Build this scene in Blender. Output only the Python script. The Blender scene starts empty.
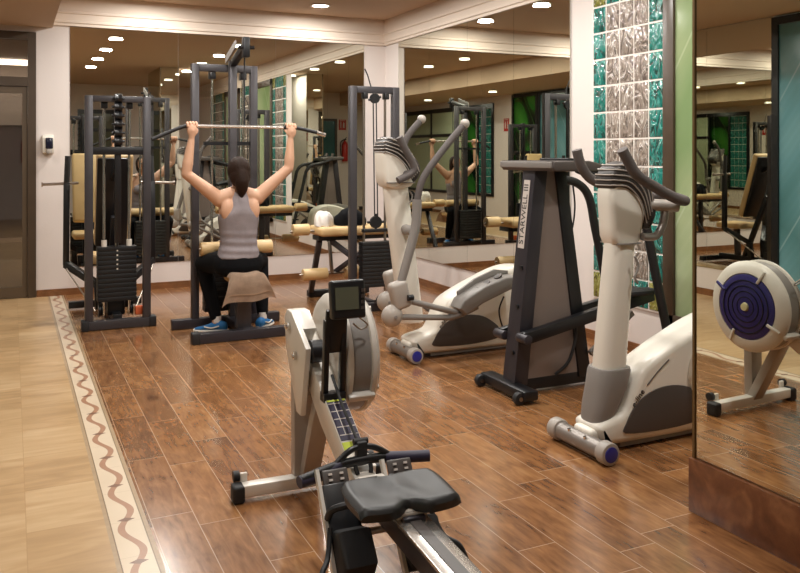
import bpy, bmesh, math, random
from mathutils import Vector, Matrix, Euler
random.seed(7)
S = bpy.context.scene
C = S.collection
PI = math.pi

# ------------------------------------------------------------------ camera, world, exposure
cam_d = bpy.data.cameras.new('camera'); cam = bpy.data.objects.new('camera', cam_d); C.objects.link(cam)
cam_d.sensor_width = 36.0; cam_d.lens = 814.0 / 800.0 * 36.0
cam_d.shift_y = (154.8 - 286.5) / 800.0
cam_d.clip_start = 0.05
cam.location = (0, 0, 1.42); cam.rotation_euler = (PI / 2, 0, -0.4452)
S.camera = cam
w = bpy.data.worlds.new('World'); S.world = w; w.use_nodes = True
w.node_tree.nodes['Background'].inputs[0].default_value = (1, .9, .8, 1)
w.node_tree.nodes['Background'].inputs[1].default_value = 0.05
S.view_settings.view_transform = 'Standard'; S.view_settings.look = 'None'
S.view_settings.gamma = 1; S.view_settings.use_curve_mapping = False
S.view_settings.exposure = 0.0
S.cycles.max_bounces = 14; S.cycles.diffuse_bounces = 6; S.cycles.glossy_bounces = 8
S.cycles.transparent_max_bounces = 12; S.cycles.caustics_reflective = False
S.cycles.sample_clamp_indirect = 4.0
LAMP_W = 24.0

# ------------------------------------------------------------------ materials
def lin(h):
    h = h.lstrip('#'); v = [int(h[i:i + 2], 16) / 255 for i in (0, 2, 4)]
    return tuple((x / 12.92 if x <= .04045 else ((x + .055) / 1.055) ** 2.4) for x in v) + (1,)
def newmat(name):
    m = bpy.data.materials.new(name); m.use_nodes = True
    return m, m.node_tree, m.node_tree.nodes['Principled BSDF']
def mat(name, col, rough=.5, metal=0.0, bump=0.0, bscale=60, var=0.0, vscale=6, coat=0.0):
    m, t, b = newmat(name); N = t.nodes; L = t.links
    b.inputs['Base Color'].default_value = lin(col); b.inputs['Roughness'].default_value = rough
    b.inputs['Metallic'].default_value = metal; b.inputs['Coat Weight'].default_value = coat
    tc = N.new('ShaderNodeTexCoord')
    if var:
        n = N.new('ShaderNodeTexNoise'); n.inputs['Scale'].default_value = vscale; n.inputs['Detail'].default_value = 5
        L.new(tc.outputs['Object'], n.inputs['Vector'])
        h = N.new('ShaderNodeHueSaturation'); h.inputs['Color'].default_value = lin(col)
        r = N.new('ShaderNodeMapRange'); r.inputs[1].default_value = .3; r.inputs[2].default_value = .7
        r.inputs[3].default_value = 1 - var; r.inputs[4].default_value = 1 + var
        L.new(n.outputs['Fac'], r.inputs[0]); L.new(r.outputs[0], h.inputs['Value']); L.new(h.outputs[0], b.inputs['Base Color'])
    if bump:
        n = N.new('ShaderNodeTexNoise'); n.inputs['Scale'].default_value = bscale; n.inputs['Detail'].default_value = 3
        L.new(tc.outputs['Object'], n.inputs['Vector'])
        bp = N.new('ShaderNodeBump'); bp.inputs['Strength'].default_value = bump; bp.inputs['Distance'].default_value = .01
        L.new(n.outputs['Fac'], bp.inputs['Height']); L.new(bp.outputs[0], b.inputs['Normal'])
    return m
def emit(name, col, s):
    m, t, b = newmat(name); b.inputs['Base Color'].default_value = lin(col)
    b.inputs['Emission Color'].default_value = lin(col); b.inputs['Emission Strength'].default_value = s
    return m
class NT:
    def __init__(s, t): s.t = t
    def m(s, op, a, b=0.0, c=0.0):
        n = s.t.nodes.new('ShaderNodeMath'); n.operation = op
        for i, v in enumerate((a, b, c)):
            if isinstance(v, (int, float)): n.inputs[i].default_value = v
            else: s.t.links.new(v, n.inputs[i])
        return n.outputs[0]
    def mix(s, f, a, b):
        n = s.t.nodes.new('ShaderNodeMix'); n.data_type = 'RGBA'
        for k, v in ((0, f), (6, a), (7, b)):
            if isinstance(v, (int, float, tuple)): n.inputs[k].default_value = v
            else: s.t.links.new(v, n.inputs[k])
        return n.outputs[2]
    def noise(s, vec, scale, detail=4, dist=0.0):
        n = s.t.nodes.new('ShaderNodeTexNoise'); n.inputs['Scale'].default_value = scale
        n.inputs['Detail'].default_value = detail; n.inputs['Distortion'].default_value = dist
        s.t.links.new(vec, n.inputs['Vector']); return n.outputs['Fac']
    def comb(s, x, y, z=0.0):
        n = s.t.nodes.new('ShaderNodeCombineXYZ')
        for i, v in enumerate((x, y, z)):
            if isinstance(v, (int, float)): n.inputs[i].default_value = v
            else: s.t.links.new(v, n.inputs[i])
        return n.outputs[0]
    def xyz(s):
        tc = s.t.nodes.new('ShaderNodeTexCoord'); n = s.t.nodes.new('ShaderNodeSeparateXYZ')
        s.t.links.new(tc.outputs['Object'], n.inputs[0]); return n.outputs[0], n.outputs[1], n.outputs[2], tc.outputs['Object']
    def white(s, v):
        n = s.t.nodes.new('ShaderNodeTexWhiteNoise'); n.noise_dimensions = '2D'; s.t.links.new(v, n.inputs['Vector']); return n.outputs['Value']
    def bump(s, hgt, strength, dist=.005):
        n = s.t.nodes.new('ShaderNodeBump'); n.inputs['Strength'].default_value = strength; n.inputs['Distance'].default_value = dist
        s.t.links.new(hgt, n.inputs['Height']); return n.outputs[0]
    def ramp(s, f, stops):
        n = s.t.nodes.new('ShaderNodeValToRGB'); e = n.color_ramp.elements
        while len(e) < len(stops): e.new(.5)
        for q, (p, c) in zip(e, stops): q.position = p; q.color = c
        s.t.links.new(f, n.inputs[0]); return n.outputs[0]

def wood_tile_mat():
    m, t, b = newmat('wood_look_tile'); k = NT(t); x, y, z, o = k.xyz()
    W, LEN, G = .164, .66, .0017
    u = k.m('DIVIDE', k.m('SUBTRACT', x, 2.455 - 20 * W), W)
    row = k.m('FLOOR', u); fu = k.m('SUBTRACT', u, row)
    off = k.white(k.comb(row, 3.7))
    v = k.m('ADD', k.m('DIVIDE', y, LEN), off); col = k.m('FLOOR', v); fv = k.m('SUBTRACT', v, col)
    rnd = k.white(k.comb(row, col)); rnd2 = k.white(k.comb(col, row))
    du = k.m('MULTIPLY', k.m('MINIMUM', fu, k.m('SUBTRACT', 1, fu)), W)
    dv = k.m('MULTIPLY', k.m('MINIMUM', fv, k.m('SUBTRACT', 1, fv)), LEN)
    grout = k.m('LESS_THAN', k.m('MINIMUM', du, dv), G)
    gv = k.comb(k.m('ADD', k.m('MULTIPLY', x, 48), k.m('MULTIPLY', rnd, 50)), k.m('MULTIPLY', y, 7), k.m('MULTIPLY', rnd2, 30))
    n1 = k.noise(gv, 1.0, 8, .5)
    n2 = k.noise(k.comb(k.m('MULTIPLY', x, 12), k.m('MULTIPLY', y, 5), rnd), 1.0, 4, 1.2)
    f = k.m('ADD', k.m('ADD', k.m('MULTIPLY', n1, .42), k.m('MULTIPLY', n2, .42)), k.m('MULTIPLY', rnd, .12))
    c = k.ramp(f, [(.3, lin('#5f3d24')), (.44, lin('#865a37')), (.56, lin('#9b6c43')), (.72, lin('#b3865a'))])
    c2 = k.mix(k.m('MULTIPLY', grout, .75), c, lin('#c9ab8e'))
    t.links.new(c2, b.inputs['Base Color'])
    r = k.m('ADD', .13, k.m('MULTIPLY', n1, .12)); t.links.new(r, b.inputs['Roughness'])
    b.inputs['Specular IOR Level'].default_value = .8; b.inputs['Coat Weight'].default_value = .45; b.inputs['Coat Roughness'].default_value = .16
    t.links.new(k.bump(k.m('SUBTRACT', k.m('MULTIPLY', n1, .3), grout), .06, .002), b.inputs['Normal'])
    return m
def tan_tile_mat():
    m, t, b = newmat('tan_stone_tile'); k = NT(t); x, y, z, o = k.xyz()
    W = .42
    u = k.m('DIVIDE', k.m('SUBTRACT', .05, x), W); row = k.m('FLOOR', u); fu = k.m('SUBTRACT', u, row)
    v = k.m('DIVIDE', y, W); col = k.m('FLOOR', v); fv = k.m('SUBTRACT', v, col)
    rnd = k.white(k.comb(row, col))
    g = k.m('LESS_THAN', k.m('MINIMUM', k.m('MINIMUM', fu, k.m('SUBTRACT', 1, fu)), k.m('MINIMUM', fv, k.m('SUBTRACT', 1, fv))), .0045)
    n1 = k.noise(k.comb(k.m('MULTIPLY', x, 2.5), k.m('MULTIPLY', y, 14), k.m('MULTIPLY', rnd, 9)), 1, 6, .7)
    n2 = k.noise(o, 2.2, 3)
    f = k.m('ADD', k.m('ADD', k.m('MULTIPLY', n1, .6), k.m('MULTIPLY', n2, .3)), k.m('MULTIPLY', rnd, .12))
    c = k.ramp(f, [(.3, lin('#a08058')), (.5, lin('#b8966b')), (.7, lin('#c9ab82'))])
    t.links.new(k.mix(k.m('MULTIPLY', g, .6), c, lin('#a88559')), b.inputs['Base Color'])
    b.inputs['Roughness'].default_value = .32
    t.links.new(k.bump(k.m('SUBTRACT', k.m('MULTIPLY', n1, .3), g), .1, .003), b.inputs['Normal'])
    return m
def border_mat():
    m, t, b = newmat('wave_border_tile'); k = NT(t); x, y, z, o = k.xyz()
    X0, X1 = .325, .475; xc = .402; P = .36; ph = 2.959
    v = k.m('DIVIDE', k.m('SUBTRACT', y, ph), P); fr = k.m('SUBTRACT', v, k.m('ROUND', v))
    wave = k.m('MULTIPLY', k.m('SINE', k.m('MULTIPLY', v, 2 * PI)), .027)
    uu = k.m('SUBTRACT', x, xc)
    line = k.m('LESS_THAN', k.m('ABSOLUTE', k.m('SUBTRACT', uu, wave)), .0135)
    dia = k.m('LESS_THAN', k.m('ADD', k.m('DIVIDE', k.m('ABSOLUTE', uu), .034), k.m('DIVIDE', k.m('ABSOLUTE', k.m('MULTIPLY', fr, P)), .019)), 1)
    n = k.noise(o, 30, 4); n2 = k.noise(o, 5, 3)
    base = k.mix(n2, lin('#cfbb9f'), lin('#dccab2'))
    c = k.mix(line, base, k.mix(n, lin('#a2765a'), lin('#ad8469')))
    c = k.mix(dia, c, lin('#7d5a45'))
    vv = k.m('DIVIDE', y, .30); fj = k.m('SUBTRACT', vv, k.m('FLOOR', vv)); c = k.mix(k.m('MULTIPLY', k.m('LESS_THAN', fj, .007), .5), c, lin('#a08a70'))
    edge = k.m('MAXIMUM', k.m('LESS_THAN', x, X0 + .016), k.m('GREATER_THAN', x, X1 - .016))
    c = k.mix(edge, c, k.mix(n, lin('#9a8264'), lin('#b69c7c')))
    e2 = k.m('LESS_THAN', k.m('ABSOLUTE', k.m('SUBTRACT', k.m('ABSOLUTE', k.m('SUBTRACT', x, .4)), .058)), .0022)
    c = k.mix(e2, c, lin('#7d6549'))
    t.links.new(c, b.inputs['Base Color']); b.inputs['Roughness'].default_value = .3
    return m
def leaf_mat(name, a, bcol, vein, seed, dark, lim_=.85):
    m, t, b = newmat(name); k = NT(t); x, y, z, o = k.xyz()
    vor = t.nodes.new('ShaderNodeTexVoronoi'); vor.feature = 'F1'; vor.inputs['Scale'].default_value = 1.0
    t.links.new(k.comb(k.m('ADD', k.m('MULTIPLY', y, 1.7), k.m('MULTIPLY', z, .6)), k.m('MULTIPLY', z, 1.15), seed), vor.inputs['Vector'])
    d = vor.outputs['Distance']
    stripes = k.m('ABSOLUTE', k.m('SINE', k.m('ADD', k.m('MULTIPLY', z, 30), k.m('MULTIPLY', y, 38))))
    leaf = k.ramp(d, [(.0, lin(bcol)), (.38, lin(a)), (lim_, lin(dark))])
    veinm = k.m('LESS_THAN', k.m('ABSOLUTE', k.m('SUBTRACT', k.m('SINE', k.m('ADD', k.m('MULTIPLY', y, 4.0), k.m('MULTIPLY', z, 2.6))), .2)), .035)
    c = k.mix(k.m('MULTIPLY', stripes, .10), leaf, lin(dark)); c = k.mix(k.m('MULTIPLY', veinm, .2), c, lin(vein))
    t.links.new(c, b.inputs['Base Color']); b.inputs['Roughness'].default_value = .12; b.inputs['Coat Weight'].default_value = .3
    return m
def block_mat(name, col, col2, glint):
    m, t, b = newmat(name); k = NT(t); x, y, z, o = k.xyz()
    n = k.noise(k.comb(k.m('MULTIPLY', x, 20), k.m('MULTIPLY', y, 13), k.m('MULTIPLY', z, 6.5)), 1.0, 2, 2.6)
    c = k.ramp(n, [(.36, lin(col2)), (.44, lin(col)), (.56, lin(col)), (.60, lin(glint)), (.63, lin(col2))])  # narrow pale band paints the wavy glass highlights into the base colour
    t.links.new(c, b.inputs['Base Color']); b.inputs['Roughness'].default_value = .09
    b.inputs['Specular IOR Level'].default_value = .9; b.inputs['Coat Weight'].default_value = .4; b.inputs['Coat Roughness'].default_value = .03
    t.links.new(k.bump(n, 1.0, .03), b.inputs['Normal'])
    return m
def marble_mat():
    m, t, b = newmat('brown_marble_tile'); k = NT(t); x, y, z, o = k.xyz()
    n = k.noise(o, 7, 7, 1.4); n2 = k.noise(o, 28, 4, .5)
    f = k.m('ADD', k.m('MULTIPLY', n, .75), k.m('MULTIPLY', n2, .25))
    t.links.new(k.ramp(f, [(.3, lin('#4c2a1a')), (.5, lin('#6d4228')), (.7, lin('#8d5f3e'))]), b.inputs['Base Color'])
    b.inputs['Roughness'].default_value = .28
    return m
def glass_mat(name, col, alpha):
    m = bpy.data.materials.new(name); m.use_nodes = True; t = m.node_tree; N = t.nodes
    N.remove(N['Principled BSDF']); out = N['Material Output']
    tr = N.new('ShaderNodeBsdfTransparent'); tr.inputs[0].default_value = lin(col)
    gl = N.new('ShaderNodeBsdfGlossy'); gl.inputs['Roughness'].default_value = .02; gl.inputs[0].default_value = (.8, .8, .8, 1)
    mx = N.new('ShaderNodeMixShader'); mx.inputs[0].default_value = alpha
    t.links.new(tr.outputs[0], mx.inputs[1]); t.links.new(gl.outputs[0], mx.inputs[2]); t.links.new(mx.outputs[0], out.inputs[0])
    return m
def mirror_mat():
    m = bpy.data.materials.new('mirror_silver'); m.use_nodes = True; t = m.node_tree; N = t.nodes
    N.remove(N['Principled BSDF']); out = N['Material Output']
    gl = N.new('ShaderNodeBsdfGlossy'); gl.inputs['Roughness'].default_value = 0.0; gl.inputs[0].default_value = (.78, .79, .72, 1)
    t.links.new(gl.outputs[0], out.inputs[0]); return m

WALL = mat('painted_wall', '#ddd3cd', .6, bump=.05, bscale=40)
CEIL = mat('painted_ceiling', '#d0b59a', .75)
CORN = mat('cornice_plaster', '#e2d3c4', .6)
FLOORW = wood_tile_mat(); FLOORT = tan_tile_mat(); BORDER = border_mat(); MARBLE = marble_mat()
BASEB = mat('baseboard_wood', '#7a5030', .35, var=.25, vscale=9)
MIRROR = mirror_mat()
SEAM = mat('mirror_backing', '#4a4236', .6)
FRAME_D = mat('dark_door_frame', '#46382a', .35, var=.1)
BLACKF = mat('black_frame', '#141416', .3)
DGREY = mat('graphite_powder_coat', '#434043', .38, metal=.25)
DGREY2 = mat('dark_powder_coat', '#37343a', .36, metal=.25)
BLACK = mat('black_paint', '#17171a', .35)
BLACKM = mat('matte_black_rubber', '#1a191b', .6, bump=.1)
STEEL = mat('chrome_steel', '#d7d4cf', .16, metal=1.0)
STEELB = mat('brushed_steel', '#a89e93', .3, metal=1.0)
TAN = mat('tan_vinyl', '#d9b884', .42, bump=.08, bscale=120, var=.06)
WHITEP = mat('off_white_plastic', '#e4ded2', .3, coat=.3)
WHITEP2 = mat('cream_plastic', '#d6cfbf', .32, coat=.2)
GREYP = mat('mid_grey_plastic', '#85807c', .4)
GREYP2 = mat('warm_grey_plastic', '#a59d95', .38)
RIDGE = mat('dark_ridged_plastic', '#332d2b', .4)
DGP = mat('charcoal_plastic', '#4a4340', .4)
FOAM = mat('grey_foam_grip', '#57504e', .75, bump=.3, bscale=150)
BLUEC = mat('blue_plastic', '#2b2f8e', .35)
SILV = mat('silver_paint', '#8e8781', .36, metal=.5)
ALU = mat('aluminium', '#c9c4be', .22, metal=.9)
ROWW = mat('pale_grey_enamel', '#d9d3ca', .3)
ROWG = mat('grey_enamel', '#a59c94', .35)
PURP = mat('purple_rubber_grip', '#2e2a40', .55)
SEATB = mat('black_seat_rubber', '#202021', .42)
BLUEM = mat('dark_blue_plastic', '#2a2468', .35)
LCD = mat('lcd_screen', '#5a5d4c', .2)
SKIN = mat('skin', '#cda083', .5, var=.05)
HAIR = mat('dark_brown_hair', '#26170f', .6, bump=.4, bscale=90)
TANK = mat('grey_knit', '#8f878a', .85, bump=.2, bscale=180, var=.08, vscale=14)
PANTS = mat('black_fabric', '#0b0b0e', .85, bump=.1)
SHOE = mat('blue_shoe_mesh', '#1f6fae', .6, bump=.2, bscale=200)
SOLE = mat('white_sole', '#e6e2da', .5)
TOWEL = mat('brown_terry', '#bda38c', .95, bump=.6, bscale=220, var=.12, vscale=20)
for m_ in (HAIR, PANTS, TANK): m_.node_tree.nodes['Principled BSDF'].inputs['Specular IOR Level'].default_value = .15
WCLOTH = mat('white_cloth', '#e9e2da', .9, bump=.3)
RED = mat('red_paint', '#b3251c', .35)
LABELW = mat('label_white', '#cfc6bf', .5)
INK = mat('black_ink', '#17130f', .6)
YEL = mat('yellow_green_sticker', '#c7d63a', .5)
TEALB = block_mat('teal_glass_block', '#167a70', '#0a4641', '#5fb5a8')
CLEARB = block_mat('clear_glass_block', '#96897e', '#665c54', '#e4dcd2')
OLIVEB = block_mat('olive_glass_block', '#8b8a3e', '#55551e', '#c0bd7c')
GROUT = mat('white_grout', '#e8e0d8', .6)
LEAFG = leaf_mat('green_leaf_print', '#a2ae86', '#bdc7a6', '#d8dfc4', 2.3, '#7b9264')
LEAFD = leaf_mat('dark_green_leaf_print', '#235a1d', '#3f7f2c', '#6fa850', 5.1, '#071408', .52)
LEAFT = leaf_mat('teal_leaf_print', '#6d9faa', '#98c4cc', '#cfe6ea', 8.4, '#477577')
GLASS = glass_mat('door_glass', '#d8d2cc', .16)
GREENG = mat('pale_green_glass', '#a9b394', .15)
TEALC = mat('dark_teal_glass', '#2f5a5c', .2)
LAMPM = emit('lamp_face', '#fff1dc', 14.0)
STRIPM = emit('light_strip', '#fff3e2', 9.0)

# ------------------------------------------------------------------ mesh builder
ORG = Vector((0, 0, 0))
class M:
    def __init__(s): s.bm = bmesh.new()
    def _add(s, b, mtx=None):
        if mtx is not None: bmesh.ops.transform(b, matrix=mtx, verts=b.verts)
        me = bpy.data.meshes.new('t'); b.to_mesh(me); b.free(); s.bm.from_mesh(me); bpy.data.meshes.remove(me); return s
    def box(s, c, size, rot=None, bev=0.0, seg=2, taper=None):
        b = bmesh.new(); bmesh.ops.create_cube(b, size=1)
        for v in b.verts:
            if taper and v.co.z > 0: v.co.x *= taper[0]; v.co.y *= taper[1]
            v.co = Vector((v.co.x * size[0], v.co.y * size[1], v.co.z * size[2]))
        if bev: bmesh.ops.bevel(b, geom=b.edges[:], offset=min(bev, min(size) * .49), segments=seg, affect='EDGES', profile=.5)
        mt = Matrix.Translation(c)
        if rot is not None: mt = mt @ (Euler(rot).to_matrix().to_4x4() if not isinstance(rot, Matrix) else rot.to_4x4())
        return s._add(b, mt)
    def lim(s, x0, x1, y0, y1, z0, z1, bev=0.0, seg=2):
        return s.box(((x0 + x1) / 2, (y0 + y1) / 2, (z0 + z1) / 2), (abs(x1 - x0), abs(y1 - y0), abs(z1 - z0)), None, bev, seg)
    def bar(s, p0, p1, w, h, bev=.004, up=(0, 0, 1), w1=None, h1=None):
        p0 = Vector(p0); p1 = Vector(p1); d = p1 - p0; L = d.length; y = d / L; u = Vector(up)
        if abs(y.dot(u)) > .97: u = Vector((0, 1, 0))
        x = y.cross(u).normalized(); z = x.cross(y)
        R = Matrix((x, y, z)).transposed()
        b = bmesh.new(); bmesh.ops.create_cube(b, size=1)
        for v in b.verts:
            ww, hh = (w, h) if v.co.y < 0 else (w1 or w, h1 or h)
            v.co = Vector((v.co.x * ww, v.co.y * L, v.co.z * hh))
        if bev: bmesh.ops.bevel(b, geom=b.edges[:], offset=bev, segments=2, affect='EDGES', profile=.5)
        return s._add(b, Matrix.Translation((p0 + p1) / 2) @ R.to_4x4())
    def cyl(s, p0, p1, r, r1=None, n=20, bev=0.0):
        p0 = Vector(p0); p1 = Vector(p1); d = p1 - p0
        b = bmesh.new(); bmesh.ops.create_cone(b, cap_ends=True, cap_tris=False, segments=n, radius1=r, radius2=r if r1 is None else r1, depth=d.length)
        if bev:
            es = [e for e in b.edges if len(e.link_faces) == 2 and any(len(f.verts) > 4 for f in e.link_faces)]
            bmesh.ops.bevel(b, geom=es, offset=bev, segments=2, affect='EDGES', profile=.5)
        q = Vector((0, 0, 1)).rotation_difference(d.normalized()).to_matrix().to_4x4()
        return s._add(b, Matrix.Translation((p0 + p1) / 2) @ q)
    def sph(s, c, r, n=20, rot=None):
        if isinstance(r, (int, float)): r = (r, r, r)
        b = bmesh.new(); bmesh.ops.create_uvsphere(b, u_segments=n, v_segments=max(8, n * 2 // 3), radius=1)
        mt = Matrix.Translation(c)
        if rot: mt = mt @ Euler(rot).to_matrix().to_4x4()
        return s._add(b, mt @ Matrix.Diagonal((r[0], r[1], r[2], 1)))
    def tube(s, pts, r, n=12, smooth=True, sub=8):
        P = [Vector(p) for p in pts]; R = r if isinstance(r, (list, tuple)) else [r] * len(P)
        if smooth and len(P) > 2:
            Q = []; RR = []
            for i in range(len(P) - 1):
                a = P[max(i - 1, 0)]; b_ = P[i]; c = P[i + 1]; d = P[min(i + 2, len(P) - 1)]
                for k in range(sub):
                    t = k / sub; t2 = t * t; t3 = t2 * t
                    Q.append(.5 * ((2 * b_) + (c - a) * t + (2 * a - 5 * b_ + 4 * c - d) * t2 + (3 * b_ - a - 3 * c + d) * t3))
                    RR.append(R[i] * (1 - t) + R[i + 1] * t)
            Q.append(P[-1]); RR.append(R[-1]); P, R = Q, RR
        b = bmesh.new(); rings = []; nrm = None
        for i, p in enumerate(P):
            tg = (P[min(i + 1, len(P) - 1)] - P[max(i - 1, 0)]).normalized()
            if nrm is None: nrm = tg.orthogonal().normalized()
            else: nrm = (nrm - tg * nrm.dot(tg)).normalized()
            bn = tg.cross(nrm)
            rings.append([b.verts.new(p + (nrm * math.cos(2 * PI * k / n) + bn * math.sin(2 * PI * k / n)) * R[i]) for k in range(n)])
        for i in range(len(rings) - 1):
            for k in range(n): b.faces.new((rings[i][k], rings[i][(k + 1) % n], rings[i + 1][(k + 1) % n], rings[i + 1][k]))
        b.faces.new(rings[0][::-1]); b.faces.new(rings[-1])
        return s._add(b)
    def loft(s, rings, cap=True):
        b = bmesh.new(); RR = [[b.verts.new(p) for p in r] for r in rings]; n = len(RR[0])
        for i in range(len(RR) - 1):
            for k in range(n): b.faces.new((RR[i][k], RR[i][(k + 1) % n], RR[i + 1][(k + 1) % n], RR[i + 1][k]))
        if cap: b.faces.new(RR[0][::-1]); b.faces.new(RR[-1])
        bmesh.ops.recalc_face_normals(b, faces=b.faces[:])
        return s._add(b)
    def stack(s, rows, n=32, e=2.0):
        # rows of (z, cx, cy, rx, ry): stacked (super)ellipses
        R = []
        for z, cx, cy, rx, ry in rows:
            q = []
            for k in range(n):
                a = 2 * PI * k / n; ca, sa = math.cos(a), math.sin(a)
                q.append((cx + rx * math.copysign(abs(ca) ** (2 / e), ca), cy + ry * math.copysign(abs(sa) ** (2 / e), sa), z))
            R.append(q)
        return s.loft(R)
    def prism(s, pts, axis, a, b_, bev=0.0, seg=2, smooth_pts=0):
        # polygon in the plane across axis ('x': pts are (y,z); 'y': (x,z); 'z': (x,y)), extruded from a to b_
        pts = [tuple(p) for p in pts]
        if smooth_pts:
            P = [Vector(p + (0,)) for p in pts]; n = len(P); Q = []
            for i in range(n):
                p0, p1, p2, p3 = P[i - 1], P[i], P[(i + 1) % n], P[(i + 2) % n]
                for k in range(smooth_pts):
                    t = k / smooth_pts; t2 = t * t; t3 = t2 * t
                    q = .5 * ((2 * p1) + (p2 - p0) * t + (2 * p0 - 5 * p1 + 4 * p2 - p3) * t2 + (3 * p1 - p0 - 3 * p2 + p3) * t3); Q.append((q.x, q.y))
            pts = Q
        f = {'x': lambda u, v, t: (t, u, v), 'y': lambda u, v, t: (u, t, v), 'z': lambda u, v, t: (u, v, t)}[axis]
        b = bmesh.new(); r0 = [b.verts.new(f(u, v, a)) for u, v in pts]; r1 = [b.verts.new(f(u, v, b_)) for u, v in pts]; n = len(pts)
        for k in range(n): b.faces.new((r0[k], r0[(k + 1) % n], r1[(k + 1) % n], r1[k]))
        f0 = b.faces.new(r0[::-1]); f1 = b.faces.new(r1)
        bmesh.ops.recalc_face_normals(b, faces=b.faces[:])
        if bev: bmesh.ops.bevel(b, geom=list(f0.edges) + list(f1.edges), offset=bev, segments=seg, affect='EDGES', profile=.5)
        return s._add(b)
    def lathe(s, prof, origin, axis=(0, 0, 1), n=32):
        b = bmesh.new(); R = []
        for r, h in prof: R.append([b.verts.new((max(r, 1e-4) * math.cos(2 * PI * k / n), max(r, 1e-4) * math.sin(2 * PI * k / n), h)) for k in range(n)])
        for i in range(len(R) - 1):
            for k in range(n): b.faces.new((R[i][k], R[i][(k + 1) % n], R[i + 1][(k + 1) % n], R[i + 1][k]))
        if prof[0][0] > .025 and prof[-1][0] > .025:
            for k in range(n): b.faces.new((R[-1][k], R[-1][(k + 1) % n], R[0][(k + 1) % n], R[0][k]))
        else: b.faces.new(R[0][::-1]); b.faces.new(R[-1])
        bmesh.ops.recalc_face_normals(b, faces=b.faces[:])
        q = Vector((0, 0, 1)).rotation_difference(Vector(axis).normalized()).to_matrix().to_4x4()
        return s._add(b, Matrix.Translation(origin) @ q)
    def grid_surf(s, fn, nu, nv, thick=0.0):
        b = bmesh.new(); V = [[b.verts.new(fn(i / nu, j / nv)) for j in range(nv + 1)] for i in range(nu + 1)]
        for i in range(nu):
            for j in range(nv): b.faces.new((V[i][j], V[i + 1][j], V[i + 1][j + 1], V[i][j + 1]))
        if thick: bmesh.ops.solidify(b, geom=b.faces[:], thickness=thick)
        return s._add(b)
    def text(s, body, size, mtx, depth=.001):
        cu = bpy.data.curves.new('t', 'FONT'); cu.body = body; cu.size = size; cu.align_x = 'CENTER'; cu.align_y = 'CENTER'; cu.extrude = depth
        o = bpy.data.objects.new('t', cu); C.objects.link(o); dg = bpy.context.evaluated_depsgraph_get()
        me = bpy.data.meshes.new_from_object(o.evaluated_get(dg)); me.transform(mtx); s.bm.from_mesh(me)
        bpy.data.objects.remove(o); bpy.data.curves.remove(cu); bpy.data.meshes.remove(me); return s
    def out(s, name, m, parent=None, ang=38, label=None, org=None):
        me = bpy.data.meshes.new(name); o_ = ORG if org is None else Vector(org)
        if o_.length: bmesh.ops.translate(s.bm, verts=s.bm.verts, vec=-o_)
        th = math.radians(ang)
        for f in s.bm.faces: f.smooth = True
        for e in s.bm.edges:
            if len(e.link_faces) == 2 and e.calc_face_angle(0) > th: e.smooth = False
        s.bm.to_mesh(me); s.bm.free(); me.materials.append(m)
        o = bpy.data.objects.new(name, me); C.objects.link(o)
        if parent is not None: o.parent = parent
        elif o_.length: o.location = o_
        if label: o['label'] = label
        return o
def thing(name, label, cat, loc=(0, 0, 0), rotz=0.0, group=None, local=False):
    global ORG
    o = bpy.data.objects.new(name, None); C.objects.link(o); o.empty_display_size = .1
    o.location = loc; o.rotation_euler = (0, 0, rotz); o['label'] = label; o['category'] = cat
    if group: o['group'] = group
    ORG = Vector((0, 0, 0)) if local else Vector(loc)
    return o
def tag(o, label, cat, group=None):
    o['label'] = label; o['category'] = cat
    if group: o['group'] = group
    return o
def struct(name, mb, m, parent=None, ang=38):
    o = mb.out(name, m, parent, ang, org=(0, 0, 0)); o['kind'] = 'structure'; return o

# ------------------------------------------------------------------ room shell
XL, XR, YB, YF = -1.45, 4.05, 8.9, -2.0
ZC, ZS = 3.03, 2.70
struct('floor', M().lim(.475, XR + .15, YF - .15, YB + .1, -.08, 0), FLOORW)
struct('floor.001', M().lim(XL - .15, .325, YF - .15, YB + .1, -.08, 0), FLOORT)
struct('trim_1', M().lim(.325, .475, YF - .15, YB + .1, -.08, 0), BORDER)
struct('ceiling', M().lim(.37, XR + .15, YF - .15, YB + .15, ZC, ZC + .1), CEIL)
struct('ceiling.001', M().lim(XL - .15, .37, YF - .15, YB + .15, ZS, ZC + .1), CEIL)
# back wall with the door opening
DX0, DX1, DZ = -.98, .22, 2.64
bw = M().lim(XL - .15, DX0, YB, YB + .15, 0, ZC).lim(DX1, XR + .15, YB, YB + .15, 0, ZC).lim(DX0, DX1, YB, YB + .15, DZ, ZC)
struct('wall_back', bw, WALL)
struct('wall_right', M().lim(XR, XR + .15, YF - .15, YB, 0, ZC), WALL)
struct('wall_left', M().lim(XL - .15, XL, YF - .15, YB, 0, ZS), WALL)
struct('wall_front', M().lim(XL, XR, YF - .15, YF, 0, ZC), WALL)
# cornice: stepped plaster band over the mirrors
prof = [(0, 2.725), (.028, 2.725), (.028, 2.75), (.042, 2.757), (.042, 2.775), (.03, 2.78), (.03, 2.845), (.045, 2.852), (.045, 2.868), (.03, 2.874), (.03, 3.03), (0, 3.03)]
struct('trim_2', M().prism([(YB - a, z) for a, z in prof], 'x', .37, XR), CORN)
struct('trim_3', M().prism([(XR - a, z) for a, z in prof], 'y', YF, YB), CORN)
struct('baseboard_back', M().lim(DX1 + .005, XR, YB - .016, YB, 0, .042).lim(DX1 + .005, XR, YB - .012, YB, .042, .068), BASEB)
struct('baseboard_right', M().lim(XR - .016, XR, YF, YB - .017, 0, .042).lim(XR - .012, XR, YF, YB - .017, .042, .068), BASEB)
struct('baseboard_left', M().lim(XL, XL + .016, YF, YB, 0, .065), BASEB)
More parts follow.
